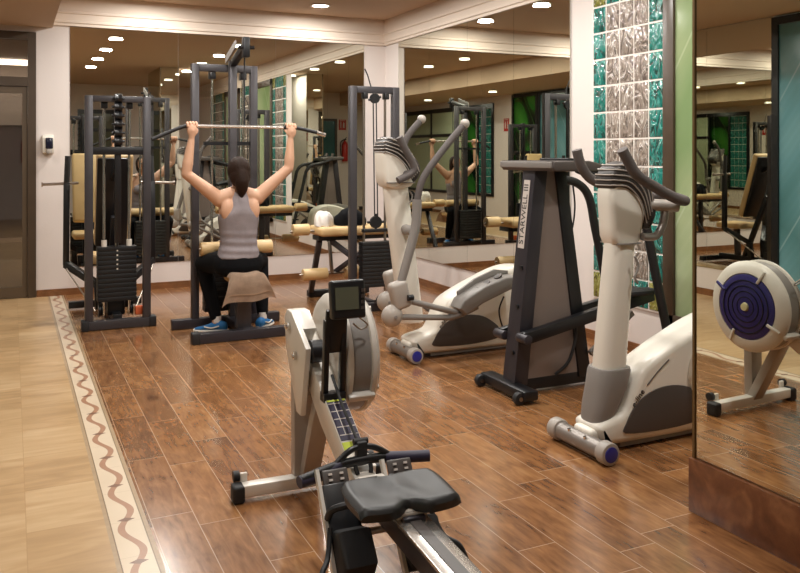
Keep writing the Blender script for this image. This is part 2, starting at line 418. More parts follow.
# mirrored pillar
struct('wall_pillar', M().lim(2.465, 2.80, 1.0, 2.415, .0, ZC), WALL)
struct('baseboard_pillar', M().lim(2.437, 2.815, .98, 2.437, 0, .213, bev=.004), MARBLE)
def mirror(name, x0, x1, y0, y1, z0, z1, label, group):
    o = M().lim(x0, x1, y0, y1, z0, z1).out(name, MIRROR, None, org=((x0 + x1) / 2, (y0 + y1) / 2, z0)); tag(o, label, 'mirror', group); return o
G = .0015
mz0, mz1 = .28, 2.72
for (a, b_), lb in zip(((.535, 1.61), (1.61, 2.69), (2.69, 3.77)),
    ('tall wall mirror panel behind the black butterfly machine, next to the white wall dispenser', 'tall wall mirror panel straight behind the seated woman and her pulldown machine', 'tall wall mirror panel behind the leg machine, nearest the room corner')):
    mirror('wall_mirror', a + G, b_ - G, YB - .008, YB, mz0, mz1, lb, 'mirror panels on the back wall')
for (a, b_), lb in zip(((5.30, 6.11), (6.11, 6.93), (6.93, 7.74), (7.74, 8.51)),
    ('right wall mirror panel beside the white column of the glass block window', 'right wall mirror panel, second from the white column, behind the stepper top', 'right wall mirror panel, third from the white column', 'narrow right wall mirror panel next to the room corner')):
    o = mirror('wall_mirror', XR - .012, XR - .004, a + G, b_ - G, .29, 2.725, lb, 'mirror panels on the right wall')
mirror('pillar_mirror', 2.455, 2.465, 1.0, 2.415, .216, ZC, 'large mirror on the near pillar above a brown tiled plinth', 'pillar mirrors')
mirror('pillar_mirror', 2.47, 2.80, 2.415, 2.423, .216, ZC, 'narrow mirror on the end face of the pillar, seen in the back mirror', 'pillar mirrors')
tag(M().lim(2.449, 2.4645, 2.4155, 2.427, .2135, ZC).out('edge_strip', mat('brass_edge', '#6b5433', .35, metal=.4), None, org=(2.457, 2.421, .2135)), 'slim bronze edge strip on the corner of the mirrored pillar', 'trim')
for i, (a, b_) in enumerate(((5.31, 6.1), (6.1, 6.95), (6.95, 7.8), (7.8, 8.65))):
    mirror('wall_mirror', XL, XL + .008, a + G, b_ - G, .28, ZS - .005, ('left wall mirror panel beside the teal leaf panel', 'left wall mirror panel, second from the teal leaf panel', 'left wall mirror panel, third from the teal leaf panel', 'left wall mirror panel nearest the glass door')[i], 'mirror panels on the left wall')

# glass block windows
def block_window(name, y0, y1, z0=.33, nrow=12, cols=5):
    y_w = (y1 - y0) / cols; rz = .2013; g = .006
    gr = M()
    for i in range(cols + 1): gr.lim(XR - .012, XR, y0 + i * y_w - g, y0 + i * y_w + g, z0, z0 + nrow * rz)
    for j in range(nrow + 1): gr.lim(XR - .0125, XR, y0 - g, y1 + g, z0 + j * rz - g, z0 + j * rz + g)
    gr.lim(XR - .004, XR, y0, y1, z0, z0 + nrow * rz)
    root = struct(name, gr, GROUT)
    sets = {'teal_blocks': (M(), TEALB), 'clear_blocks': (M(), CLEARB), 'olive_blocks': (M(), OLIVEB)}
    for i in range(cols):
        for j in range(nrow):
            e1 = i in (0, cols - 1); e2 = j in (0, nrow - 1)
            k = 'olive_blocks' if e1 and e2 else ('teal_blocks' if e1 or e2 else 'clear_blocks')
            sets[k][0].lim(XR - .018, XR - .003, y0 + i * y_w + g, y0 + (i + 1) * y_w - g, z0 + j * rz + g, z0 + (j + 1) * rz - g, bev=.006)
    for k, (mb, m) in sets.items():
        o = mb.out(k, m, root, org=(0, 0, 0)); o['kind'] = 'structure'
block_window('window_1', 4.255, 5.01)
block_window('window_3', 2.10, 2.90)
block_window('window_5', -.30, .75)
def leaf_window(name, y0, y1):
    f = M()
    for yy in (y0, y1 - .1): f.lim(XR - .035, XR, yy, yy + .1, .27, ZC - .3, bev=.004)
    f.lim(XR - .035, XR, y0, y1, .27, .34, bev=.004).lim(XR - .035, XR, y0, y1, 2.62, 2.725, bev=.004)
    r = struct(name, f, FRAME_D)
    o = M().lim(XR - .014, XR - .004, y0 + .1, y1 - .1, .34, 2.62).out('leaf_print_pane', LEAFG, r, org=(0, 0, 0)); o['kind'] = 'structure'
leaf_window('window_2', 3.20, 4.25)
leaf_window('window_4', .82, 2.02)

# glazed door in the back wall and the corridor behind it
fr = M()
fr.lim(DX0, DX0 + .07, YB - .03, YB + .08, 0, DZ).lim(DX1 - .075, DX1, YB - .03, YB + .08, 0, DZ)
fr.lim(DX0 + .0705, DX1 - .0755, YB - .028, YB + .08, DZ - .075, DZ).lim(DX0 + .0705, DX1 - .0755, YB - .028, YB + .08, 2.10, 2.19)
door = struct('door_1', fr, FRAME_D)
lf = M().lim(DX1 - .125, DX1 - .077, YB - .005, YB + .045, .005, 2.098).lim(DX0 + .072, DX0 + .13, YB - .005, YB + .045, .005, 2.098).lim(DX0 + .13, DX1 - .125, YB - .005, YB + .045, .005, .11).lim(DX0 + .13, DX1 - .125, YB - .005, YB + .045, 2.03, 2.098)
o = lf.out('door_leaf', mat('bronze_door_leaf', '#5a4b3a', .35), door, org=(0, 0, 0)); o['kind'] = 'structure'
o = M().lim(DX0 + .13, DX1 - .125, YB + .015, YB + .023, .11, 2.03).lim(DX0 + .07, DX1 - .075, YB + .015, YB + .023, 2.19, DZ - .075).out('door_glass', GLASS, door, org=(0, 0, 0)); o['kind'] = 'structure'
CGREY = mat('corridor_paint', '#b3aca6', .6); CDARK = mat('corridor_dark_panel', '#4d444a', .35, var=.15, vscale=3)
struct('floor.002', M().lim(-3.2, 2.2, YB + .1, 13.2, -.08, 0), mat('corridor_floor', '#a39a8a', .3))
struct('ceiling.002', M().lim(-3.2, 2.2, YB + .15, 13.2, 2.65, 2.75), mat('corridor_ceiling', '#a9a4a0', .6))
cw = M().lim(-3.2, 2.2, 12.2, 12.3, 0, 2.65).lim(-3.3, -3.2, YB + .15, 12.3, 0, 2.65).lim(2.2, 2.3, YB + .15, 12.3, 0, 2.65)
struct('wall_corridor', cw, CGREY)
struct('trim_4', M().lim(-3.2, 2.2, 12.17, 12.2, .3, 1.82), CDARK)
struct('trim_5', M().lim(-3.2, 2.2, 12.15, 12.2, .24, .30), WALL)
struct('trim_6', M().lim(-3.2, 2.2, 12.15, 12.2, 1.82, 2.02), mat('corridor_fascia', '#bab3ab', .5))
o = M().lim(-2.4, 1.6, 11.6, 11.85, 2.60, 2.645).out('light_strip', STRIPM, None, org=(-.4, 11.7, 2.645)); tag(o, 'long white strip light on the corridor ceiling seen through the transom', 'lamp')

# left wall: framed leaf panels, sign, green window; front wall: doors, extinguisher, sign
for (a, b_, m, lb) in ((3.36, 4.28, LEAFD, 'black framed panel with a dark green leaf picture, seen in the right wall mirror'), (4.30, 5.29, LEAFT, 'black framed panel with a teal leaf picture, seen in the pillar mirror')):
    t = thing('leaf_panel', lb, 'wall panel', (XL, (a + b_) / 2, .06), group='framed leaf panels on the left wall')
    f = M(); fw = .07
    f.lim(XL, XL + .05, a, a + fw, .06, 2.68).lim(XL, XL + .05, b_ - fw, b_, .06, 2.68).lim(XL, XL + .05, a + fw, b_ - fw, .06, .13).lim(XL, XL + .05, a + fw, b_ - fw, 2.61, 2.68)
    f.out('panel_frame', BLACKF, t); M().lim(XL + .005, XL + .03, a + fw, b_ - fw, .13, 2.61).out('leaf_picture', m, t)
r6 = struct('window_6', M().lim(XL, XL + .03, -1.98, -1.9, .5, 2.55).lim(XL, XL + .03, 2.52, 2.6, .5, 2.55).lim(XL, XL + .03, -1.9, 2.52, 2.45, 2.55).lim(XL, XL + .03, -1.9, 1.22, 1.86, 1.93).lim(XL, XL + .03, -1.9, 2.52, .5, .56).lim(XL, XL + .03, -.35, -.28, .56, 2.45).lim(XL, XL + .03, 1.22, 1.28, .56, 2.45).lim(XL, XL + .03, 1.92, 1.98, .56, 2.45), BLACKF)
o = M().lim(XL + .002, XL + .012, -1.9, 1.22, .56, 2.45).out('window_pane', GREENG, r6, org=(0, 0, 0)); o['kind'] = 'structure'
o = M().lim(XL + .002, XL + .012, 1.28, 1.92, .56, 2.45).out('leaf_print_pane', LEAFD, r6, org=(0, 0, 0)); o['kind'] = 'structure'
tb = M(); gb = M().lim(XL + .001, XL + .006, 1.98, 2.52, .56, 2.45)
for i in range(4):
    for j in range(10): tb.lim(XL + .004, XL + .014, 1.98 + i * .135 + .006, 1.98 + i * .135 + .129, .565 + j * .188 + .006, .565 + j * .188 + .182)
o = tb.out('teal_blocks', TEALB, r6, org=(0, 0, 0)); o['kind'] = 'structure'
o = gb.out('block_mortar', GROUT, r6, org=(0, 0, 0)); o['kind'] = 'structure'
def sign(label, cx, cy, cz, axis):
    t = thing('safety_sign', label, 'sign', (cx, cy, cz), group='small red safety signs')
    sx, sy = (.006, .2) if axis == 'x' else (.2, .006)
    dx, dy = (1, 0) if axis == 'x' else (0, 1)
    M().box((cx, cy, cz), (sx, sy, .27)).out('sign_plate', RED, t)
    mb = M()
    for (u, v, wu, wv) in ((-.035, -.02, .045, .12), (-.035, .055, .02, .03), (.045, .0, .02, .17), (.0, .11, .14, .012)):
        mb.box((cx + dx * .004 + (0 if axis == 'x' else u), cy + dy * .004 + (u if axis == 'x' else 0), cz + v), ((.003, wu, wv) if axis == 'x' else (wu, .003, wv)))
    mb.out('pictogram', LABELW, t); return t
sign('red safety sign on the left wall, seen in the right wall mirror', XL + .004, 3.1, 2.06, 'x')
sign('red safety sign above the fire extinguisher, seen in the back mirror', .30, YF + .004, 2.2, 'y')
t = thing('fire_extinguisher', 'red fire extinguisher hung on the wall, seen in the back mirror', 'fire extinguisher', (.27, YF + .1, 1.25))
M().lathe([(.02, 0), (.075, .0), (.08, .03), (.08, .42), (.06, .49), (.025, .52), (.02, .55)], (.27, YF + .1, 1.25)).out('cylinder', RED, t)
M().lim(.245, .295, YF + .06, YF + .15, 1.80, 1.83).bar((.27, YF + .1, 1.82), (.27, YF + .22, 1.87), .02, .012).out('valve_handle', BLACK, t)
M().tube([(.29, YF + .1, 1.81), (.38, YF + .1, 1.75), (.39, YF + .1, 1.55), (.37, YF + .1, 1.38)], .011).out('hose', BLACKM, t)
M().lim(.25, .29, YF, YF + .03, 1.45, 1.72).out('wall_bracket', STEELB, t)
d2 = struct('door_2', M().lim(.46, .52, YF, YF + .05, 0, 2.35).lim(1.02, 1.08, YF, YF + .05, 0, 2.35).lim(.52, 1.02, YF, YF + .05, 2.29, 2.35), FRAME_D)
o = M().lim(.52, 1.02, YF + .003, YF + .03, .005, 2.29).out('door_leaf', TEALC, d2, org=(0, 0, 0)); o['kind'] = 'structure'
d3 = struct('door_3', M().lim(1.35, 1.43, YF, YF + .05, 0, 2.45).lim(2.1, 2.18, YF, YF + .05, 0, 2.45).lim(1.43, 2.1, YF, YF + .05, 2.36, 2.45).lim(1.43, 2.1, YF, YF + .05, 1.95, 2.02), BLACKF)
o = M().lim(1.43, 2.1, YF + .003, YF + .02, .005, 2.36).out('door_leaf', mat('dim_glass', '#6c7060', .1), d3, org=(0, 0, 0)); o['kind'] = 'structure'

# ------------------------------------------------------------------ downlights
lamp_l = bpy.data.lights.new('downlight_lamp', 'AREA'); lamp_l.shape = 'DISK'; lamp_l.size = .18; lamp_l.energy = LAMP_W; lamp_l.color = (1.0, .975, .925)
lamp_low = lamp_l.copy(); lamp_low.name = 'low_downlight_lamp'; lamp_low.energy = LAMP_W * .55
def downlight(x, y, z, label, first=[None]):
    if first[0] is None:
        t = thing('downlight', label, 'ceiling light', (x, y, z), group='round ceiling downlights')
        M().lathe([(.085, 0), (.108, -.004), (.110, -.008), (.104, -.012), (.088, -.010), (.085, -.004)], (x, y, z)).out('trim_ring', ROWW, t)
        M().cyl((x, y, z - .007), (x, y, z - .001), .086, n=32).out('diffuser', LAMPM, t)
        lo = bpy.data.objects.new('lamp', lamp_l); C.objects.link(lo); lo.parent = t; lo.location = (0, 0, -.03)
        first[0] = t; return t
    low = z < ZC
    r = first[0].copy(); C.objects.link(r); r.location = (x, y, z); r['label'] = label
    for ch in first[0].children:
        c = ch.copy(); C.objects.link(c); c.parent = r
        if low and c.type == 'LIGHT': c.data = lamp_low
    return r
LYS = [8.28, 7.15, 6.05, 4.76, 3.46, 2.1]
ordn = ['nearest the back wall', 'second from the back wall', 'third from the back wall', 'fourth from the back wall', 'fifth from the back wall', 'farthest from the back wall']
for x, nm in ((1.29, 'left'), (3.0, 'right')):
    for y, od in zip(LYS, ordn):
        downlight(x, y, ZC, 'round recessed downlight of the %s row on the high ceiling, %s' % (nm, od))
for y, od in zip((7.6, 3.9, 1.1), ('nearest the glass door', 'second from the glass door', 'farthest from the glass door')):
    downlight(-.6, y, ZS, 'round recessed downlight in the low ceiling over the tan floor, %s' % od)

# ------------------------------------------------------------------ wall dispenser
t = thing('soap_dispenser', 'small white hand sanitizer dispenser on the wall between door and mirror', 'dispenser', (.335, YB, 1.42))
M().prism([(YB, 1.43), (YB - .06, 1.44), (YB - .085, 1.50), (YB - .075, 1.59), (YB - .03, 1.62), (YB, 1.62)], 'x', .275, .385, bev=.012).out('body', WHITEP, t)
M().box((.338, YB - .082, 1.535), (.07, .03, .11), bev=.01).out('sensor_window', mat('navy_plastic', '#16182c', .2), t)
M().box((.338, YB - .075, 1.455), (.055, .05, .05), bev=.012).out('drip_nozzle', GREYP2, t)

# ------------------------------------------------------------------ weight-stack helper
STACKM = mat('black_weight_paint', '#0e0e10', .5)
def weight_stack(t, x0, x1, y0, y1, z0, z1, n, mt=STACKM):
    h = (z1 - z0) / n; first = None
    for i in range(n):
        if first is None:
            first = M().lim(x0, x1, y0, y1, z0 + .0008, z0 + h - .0008, bev=.003).out('weight_plate', mt, t)
        else:
            c = first.copy(); C.objects.link(c); c.parent = t; c.location = (0, 0, i * h)
def pulley(c, axis, r=.045, wd=.022):
    a = Vector(axis).normalized() * wd / 2; c = Vector(c)
    return M().lathe([(.012, -wd / 2), (r, -wd / 2), (r, -wd * .35), (r * .82, -wd * .12), (r * .82, wd * .12), (r, wd * .35), (r, wd / 2), (.012, wd / 2)], c, axis, 24)

# ------------------------------------------------------------------ butterfly (pec) machine
t = thing('butterfly_machine', 'black butterfly chest machine with tan backrest at the left of the back mirror', 'weight machine', (.787, 7.5, 0))
M().bar((.515, 7.01, .04), (1.075, 7.01, .04), .075, .07).out('front_foot', DGREY, t)
for x in (.505, 1.03): M().lim(x, x + .055, 6.96, 7.06, 0, .085, bev=.006).out('foot_cap', BLACKM, t)
M().bar((.47, 8.03, .045), (1.11, 8.03, .045), .07, .06).out('rear_foot', BLACK, t)
M().bar((.787, 7.04, .075), (.787, 8.0, .075), .07, .07).out('base_beam', BLACK, t)
for x in (.562, 1.012): M().lim(x - .031, x + .031, 6.98, 7.04, .07, 1.90, bev=.004).out('upright', DGREY, t)
M().lim(.593, .981, 6.98, 7.04, 1.85, 1.90, bev=.004).out('top_bar', DGREY, t)
M().lim(.593, .981, 6.985, 7.035, 1.42, 1.485, bev=.004).out('cross_bar', BLACK, t)
for x in (.685, .881):
    M().cyl((x, 7.075, .1), (x, 7.075, 1.87), .011).out('guide_rod', STEEL, t)
    M().lim(x - .025, x + .025, 7.04, 7.10, 1.80, 1.86, bev=.004).out('rod_clamp', BLACK, t)
    M().cyl((x, 7.075, .665), (x, 7.075, .72), .022).out('rod_bushing', WHITEP, t)
weight_stack(t, .632, .938, 7.045, 7.15, .215, .665, 12)
mk = M()
for i in range(5): mk.box((.785, 7.0435, .632 - i * .0375), (.012, .004, .012))
mk.out('plate_number_marks', WHITEP, t)
M().lim(.76, .81, 7.0, 7.04, .70, 1.92, bev=.004).out('pulley_mast', BLACK, t)
for z in (1.53, 1.60, 1.67, 1.74, 1.81, 1.88):
    pulley((.785, 6.985, z), (1, 0, 0), .036, .06).cyl((.735, 6.985, z), (.835, 6.985, z), .011).out('pulley', BLACK, t)
M().cyl((.785, 7.06, .66), (.785, 7.06, 1.9), .006, n=8).out('cable', BLACKM, t)
M().cyl((.785, 7.095, .22), (.785, 7.095, .74), .014).out('selector_stem', STEELB, t)
R = Euler((.30, 0, 0)).to_matrix()
M().box((.797, 7.44, 1.03), (.30, .085, .84), R, bev=.03, seg=4).out('backrest', TAN, t, label='tan upholstered backrest')
M().box((.782, 7.385, 1.01), (.262, .03, .80), R, bev=.008).out('backrest_board', BLACK, t)
M().bar((.787, 7.25, .9), (.787, 7.60, .10), .06, .05).out('backrest_post', BLACK, t)
M().bar((.787, 7.04, 1.32), (.787, 7.32, 1.22), .05, .05).out('backrest_brace', BLACK, t)
M().box((.797, 7.75, .50), (.34, .38, .08), bev=.03, seg=4).out('seat', TAN, t, label='tan upholstered seat')
M().bar((.797, 7.72, .10), (.797, 7.74, .46), .06, .06).out('seat_post', DGREY, t)
for sgn, x in ((-1, .425), (1, 1.149)):
    M().bar((x, 7.6, .46), (x - sgn * .005, 7.6, 1.18), .05, .05).out('lever_arm', BLACK, t)
    M().cyl((x - sgn * .005, 7.6, 1.17), (x - sgn * .015, 7.6, 1.41), .024, n=16).out('hand_grip', BLACKM, t)
    M().cyl((x + sgn * .19, 7.6, 1.165), (x - sgn * .10, 7.6, 1.175), .012).cyl((x + sgn * .195, 7.6, 1.165), (x + sgn * .185, 7.6, 1.165), .02).out('handle_rod', STEELB, t)
    M().bar((x, 7.6, .475), (x - sgn * .25, 7.42, .30), .06, .06).bar((x - sgn * .24, 7.42, .31), (x - sgn * .25, 7.40, .10), .06, .06).out('lower_link', BLACK, t)
    M().cyl((x + sgn * .0, 7.55, .44), (x - sgn * .2, 7.2, .12), .008, n=10).out('pull_rod', STEELB, t)
for x in (.66, .90):
    pulley((x, 7.13, .14), (1, 0, 0), .06, .03).out('base_pulley', BLACK, t)
M().lim(.93, .99, 7.05, 7.10, .09, .16, bev=.004).out('warning_tag', mat('orange_sticker', '#d8663a', .5), t)
M().lim(.72, .86, 7.16, 7.26, .08, .2, bev=.01).out('cam_block', BLACK, t)

# ------------------------------------------------------------------ lat pulldown machine
t = thing('lat_pulldown_machine', 'dark grey lat pulldown machine the woman is sitting on', 'weight machine', (1.62, 6.5, 0))
M().bar((1.225, 6.175, .04), (2.03, 6.175, .04), .075, .075).out('front_foot', DGREY2, t)
for x in (1.215, 1.98): M().lim(x, x + .06, 6.13, 6.22, 0, .085, bev=.006).out('foot_cap', BLACKM, t)
M().bar((1.17, 6.765, .04), (2.07, 6.765, .04), .075, .075).out('rear_foot', DGREY2, t)
M().bar((1.66, 6.21, .05), (1.64, 6.73, .05), .08, .07).out('base_beam', DGREY2, t)
for x in (1.360, 1.850): M().lim(x - .03, x + .03, 6.735, 6.80, .07, 2.17, bev=.004).out('upright', DGREY, t)
M().lim(1.39, 1.82, 6.735, 6.80, 2.11, 2.17, bev=.004).out('top_bar', DGREY, t)
M().lim(1.625, 1.685, 6.66, 6.733, .07, 2.20, bev=.004).out('center_mast', DGREY, t)
M().bar((1.655, 6.70, 2.17), (1.65, 6.27, 2.27), .05, .055).out('top_arm', BLACK, t)
M().prism([(6.72, 2.175), (6.40, 2.27), (6.40, 2.33), (6.72, 2.235)], 'x', 1.60, 1.612).out('arm_plate', GREYP, t)
M().lim(1.625, 1.68, 6.23, 6.29, 2.18, 2.34, bev=.01).out('pulley_housing', BLACK, t)
pulley((1.652, 6.29, 2.25), (1, 0, 0), .05, .025).cyl((1.59, 6.26, 2.26), (1.72, 6.26, 2.26), .014).out('pulley', BLACK, t)
M().cyl((1.652, 6.30, 2.23), (1.652, 6.30, 1.655), .006, n=8).out('cable', BLACKM, t)
for x in (1.505, 1.765):
    M().cyl((x, 6.79, .1), (x, 6.79, 2.12), .011).out('guide_rod', STEEL, t)
    M().lim(x - .025, x + .025, 6.75, 6.82, 2.05, 2.11, bev=.004).out('rod_clamp', BLACK, t)
weight_stack(t, 1.44, 1.825, 6.745, 6.86, .12, .56, 11)
M().lim(1.435, 1.83, 6.76, 6.80, 1.50, 1.53).out('cross_bar', BLACK, t)
BY, BZ = 6.30, 1.64
lb = M().cyl((1.27, BY, BZ), (1.985, BY, BZ + .0), .0125, n=16)
lb.out('lat_bar', mat('polished_bar', '#eae6e0', .22, metal=.8), t, label='straight chrome pulldown bar')
M().tube([(1.285, BY, BZ), (1.20, BY, BZ), (1.08, BY, BZ - .045), (.945, BY - .01, BZ - .105)], .015).out('bar_end', BLACKM, t, label='black bent bar end')
M().tube([(1.97, BY, BZ), (2.06, BY, BZ), (2.16, BY, BZ - .018), (2.26, BY, BZ - .04)], .015).out('bar_end', BLACKM, t, label='black bent bar end')
M().cyl((2.25, BY, BZ - .038), (2.325, BY, BZ - .058), .017).out('bar_tip', STEEL, t)
M().box((1.635, 6.27, .46), (.23, .38, .075), bev=.025, seg=3).out('seat', TAN, t)
M().lim(1.575, 1.685, 6.215, 6.30, .075, .43, bev=.005).out('seat_post', DGREY, t)
M().cyl((1.37, 6.60, .66), (1.58, 6.60, .66), .055, n=24, bev=.008).out('thigh_roller', TAN, t)
M().cyl((1.72, 6.60, .66), (1.96, 6.60, .66), .055, n=24, bev=.008).out('thigh_roller', TAN, t)
M().cyl((1.36, 6.60, .66), (1.97, 6.60, .66), .014).bar((1.655, 6.61, .66), (1.655, 6.67, .62), .04, .04).out('roller_shaft', STEELB, t)
# towel over the seat
t = thing('towel', 'brown towel draped over the seat under the woman', 'towel', (1.60, 6.09, .5))
def tw(u, v):
    wv = .135 + .075 * min(1, max(0, (v - .25) / .75)) if v > .25 else .135 + .0 * v
    x = 1.622 + (u - .5) * 2 * wv
    side = max(0, abs(u - .5) * 2 - .75) / .25
    if v < .35: y = 6.20 - v * .35; z = .515 + .004 * math.sin(u * 9)
    else:
        q = (v - .35) / .65; y = 6.077 - .035 * math.sin(min(1, q * 2) * PI / 2) - .008 * math.sin(u * 13) * q; z = .512 - .195 * q + .012 * math.sin(u * 6 + 1) * q + (u - .5) * .045 * q
    return (x, y, z - .03 * side * side)
M().grid_surf(tw, 24, 24, .01).out('towel_cloth', TOWEL, t)
M().grid_surf(lambda u, v: (tw(u, .80 + .035 * v)[0], tw(u, .80 + .035 * v)[1] - .006, tw(u, .80 + .035 * v)[2]), 20, 2, .004).out('hem_band', mat('tan_hem', '#c9ad92', .9), t)

# ------------------------------------------------------------------ leg machine
t = thing('leg_machine', 'grey leg curl machine with tan rollers and bench in front of the room corner', 'weight machine', (2.98, 7.2, 0))
for x in (2.771, 3.194): M().lim(x - .033, x + .033, 6.77, 6.83, .06, 2.04, bev=.004).out('upright', DGREY, t)
M().lim(2.804, 3.161, 6.77, 6.83, 1.98, 2.04, bev=.004).out('top_bar', DGREY, t)
M().bar((2.70, 6.80, .04), (3.27, 6.80, .04), .075, .07).out('front_foot', DGREY2, t)
M().bar((2.98, 6.84, .05), (2.98, 7.70, .05), .07, .07).out('base_beam', DGREY2, t)
M().bar((2.67, 7.73, .035), (3.32, 7.73, .035), .08, .06).out('rear_foot', BLACKM, t)
for x in (2.875, 3.085):
    M().cyl((x, 6.785, .1), (x, 6.785, 1.99), .012).out('guide_rod', STEELB, t)
    M().lim(x - .022, x + .022, 6.735, 6.80, 1.925, 1.98, bev=.004).out('rod_clamp', BLACK, t)
weight_stack(t, 2.815, 3.105, 6.66, 6.765, .235, .64, 12)
M().lim(2.83, 3.115, 6.68, 6.74, .725, .755, bev=.004).out('stack_yoke', BLACK, t)
pulley((2.955, 6.70, .815), (0, 1, 0), .055, .03).cyl((2.875, 6.7, .815), (3.035, 6.7, .815), .012).cyl((2.955, 6.7, .745), (2.955, 6.7, .89), .012).out('pulley', BLACK, t)
pulley((2.965, 6.745, 1.93), (0, 1, 0), .045, .03).cyl((2.905, 6.745, 1.915), (3.025, 6.745, 1.945), .011).out('pulley', BLACK, t)
for x in (2.945, 2.975): M().cyl((x, 6.70, .80), (x, 6.735, 1.93), .006, n=8).out('cable', BLACKM, t)
M().tube([(2.965, 6.76, 1.95), (2.945, 6.80, 2.06), (2.92, 6.80, 2.14), (2.89, 6.80, 2.20)], .006, n=8).out('loose_cable', BLACKM, t)
pulley((3.02, 6.72, .10), (0, 1, 0), .05, .03).cyl((2.95, 6.72, .10), (3.09, 6.72, .10), .012).out('base_pulley', BLACK, t)
M().box((2.985, 7.30, .70), (.80, .36, .09), bev=.035, seg=4).out('bench_pad', TAN, t)
M().lim(2.60, 3.37, 7.22, 7.40, .61, .655, bev=.005).out('bench_board', BLACK, t)
for a, b_ in ((2.37, 2.53), (3.44, 3.60)): M().cyl((a, 7.30, .715), (b_, 7.30, .715), .055, n=24, bev=.008).out('upper_roller', TAN, t)
M().cyl((2.35, 7.30, .70), (3.62, 7.30, .70), .012).out('roller_shaft', STEELB, t)
for a, b_ in ((2.45, 2.69), (2.86, 3.08), (3.28, 3.50)): M().cyl((a, 7.24, .30), (b_, 7.24, .30), .055, n=24, bev=.008).out('lower_roller', TAN, t)
M().cyl((2.42, 7.24, .30), (3.52, 7.24, .30), .012).out('roller_shaft', STEELB, t)
M().bar((2.63, 7.28, .61), (2.69, 7.70, .06), .05, .05).out('front_post', DGREY2, t)
M().bar((2.72, 7.28, .62), (2.95, 7.0, .40), .045, .045).out('diagonal_brace', DGREY, t)
M().bar((2.78, 7.28, .30), (2.95, 6.88, .56), .04, .04).out('swing_arm', DGREY2, t)
M().bar((2.72, 7.26, .62), (2.74, 7.24, .30), .03, .03).out('roller_hanger', STEELB, t)
M().bar((2.98, 7.30, .62), (2.98, 7.30, .08), .06, .06).out('bench_post', DGREY, t)
# clothes on the bench
def pile(name, label, cat, cx, cy, z0, sx, sy, sz, m, seed, tilt=0.0):
    rnd = random.Random(seed); ph = [rnd.uniform(0, 6) for _ in range(6)]
    rows = []; n = 40
    R = []
    for j in range(15):
        th = PI / 2 * j / 14.0; rr = math.cos(th); R_ = []
        for k in range(n):
            a = 2 * PI * k / n
            wob = 1 + .06 * math.sin(3 * a + ph[0]) + .05 * math.sin(5 * a + ph[1] + j * .5) - .10 * math.sin(th * 3) * math.sin(2 * a + ph[5]) + .04 * math.sin(9 * a + ph[2])
            x = sx * rr * math.cos(a) * wob; y = sy * rr * math.sin(a) * wob
            z = sz * math.sin(th) ** .7 * (1 + .20 * math.sin(2 * a + ph[3]) * rr + .10 * math.sin(5 * a + ph[2]) * rr) + .010 * math.sin(7 * a + ph[4] + j * .6) * rr
            R_.append((cx + x, cy + y, z0 + max(0, z + tilt * x * math.sin(th))))
        R.append(R_)
    o = M().loft(R).out(name, m, None, ang=60, org=(cx, cy, z0)); tag(o, label, cat); return o
pile('towel', 'crumpled white towel at the left end of the tan bench', 'towel', 2.672, 7.28, .7455, .088, .10, .135, WCLOTH, 3)
pile('jacket', 'black jacket lying on the tan bench behind the white towel', 'clothing', 2.94, 7.28, .7455, .145, .13, .165, PANTS, 5)

# ------------------------------------------------------------------ cardio machines of one family
def housing(t, x, y, hw):
    # x: world x of the front; y centre line
    out = [(0, .10), (.03, .05), (.12, .035), (1.15, .035), (1.20, .10), (1.16, .46), (1.04, .57), (.86, .60), (.70, .57), (.53, .505), (.40, .45), (.275, .38), (.215, .28), (.165, .185), (.05, .155), (.0, .135)]
    M().prism([(x + a, z) for a, z in out], 'y', y - hw, y + hw, bev=.035, seg=4, smooth_pts=3).out('housing', WHITEP, t)
    cut = [(.20, .075), (.205, .12), (.25, .185), (.31, .235), (.40, .265), (.50, .27), (.60, .25), (.68, .205), (.74, .15), (.74, .09), (.60, .065), (.40, .06)]
    for sgn in (-1, 1):
        M().prism([(x + a - .045, z + .012) for a, z in cut], 'y', y + sgn * (hw - .004), y + sgn * (hw + .006), bev=.003, smooth_pts=3).out('side_cover', DGP, t, label='dark side cover')
    M().lim(x + .15, x + 1.1, y - hw + .03, y + hw - .03, .012, .04).out('base_rail', GREYP, t)
    mtx = Matrix.Translation((x + .235, y - hw - .001, .245)) @ Euler((PI / 2, 0, 0)).to_matrix().to_4x4() @ Matrix.Rotation(.83, 4, 'Z')
    M().text('e-line', .043, mtx, .0012).out('lettering', INK, t)
    M().tube([(x + .29, y - hw - .001, .30), (x + .36, y - hw - .001, .36), (x + .43, y - hw - .001, .41)], .003, n=6).out('pinstripe', DGP, t)
def stab(t, x, y0, y1):
    M().cyl((x, y0 + .05, .055), (x, y1 - .05, .055), .042, n=28).out('front_stabilizer', SILV, t)
    for a, b_ in ((y0, y0 + .06), (y1 - .06, y1)):
        M().cyl((x, a, .055), (x, b_, .055), .052, n=28, bev=.008).out('stabilizer_collar', GREYP2, t)
    for a in (y0, y1):
        M().cyl((x, a - .004, .055), (x, a + .004, .055), .036, n=28, bev=.002).out('end_cap', BLUEC, t, label='blue end cap')
    yc = (y0 + y1) / 2
    for q in (-.06, .06): M().cyl((x - .025, yc + q, .085), (x - .028, yc + q, .097), .008).out('bolt', STEEL, t)
    M().lim(x + .0, x + .12, yc - .07, yc + .07, .05, .12, bev=.02, seg=3).out('stabilizer_mount', WHITEP, t)
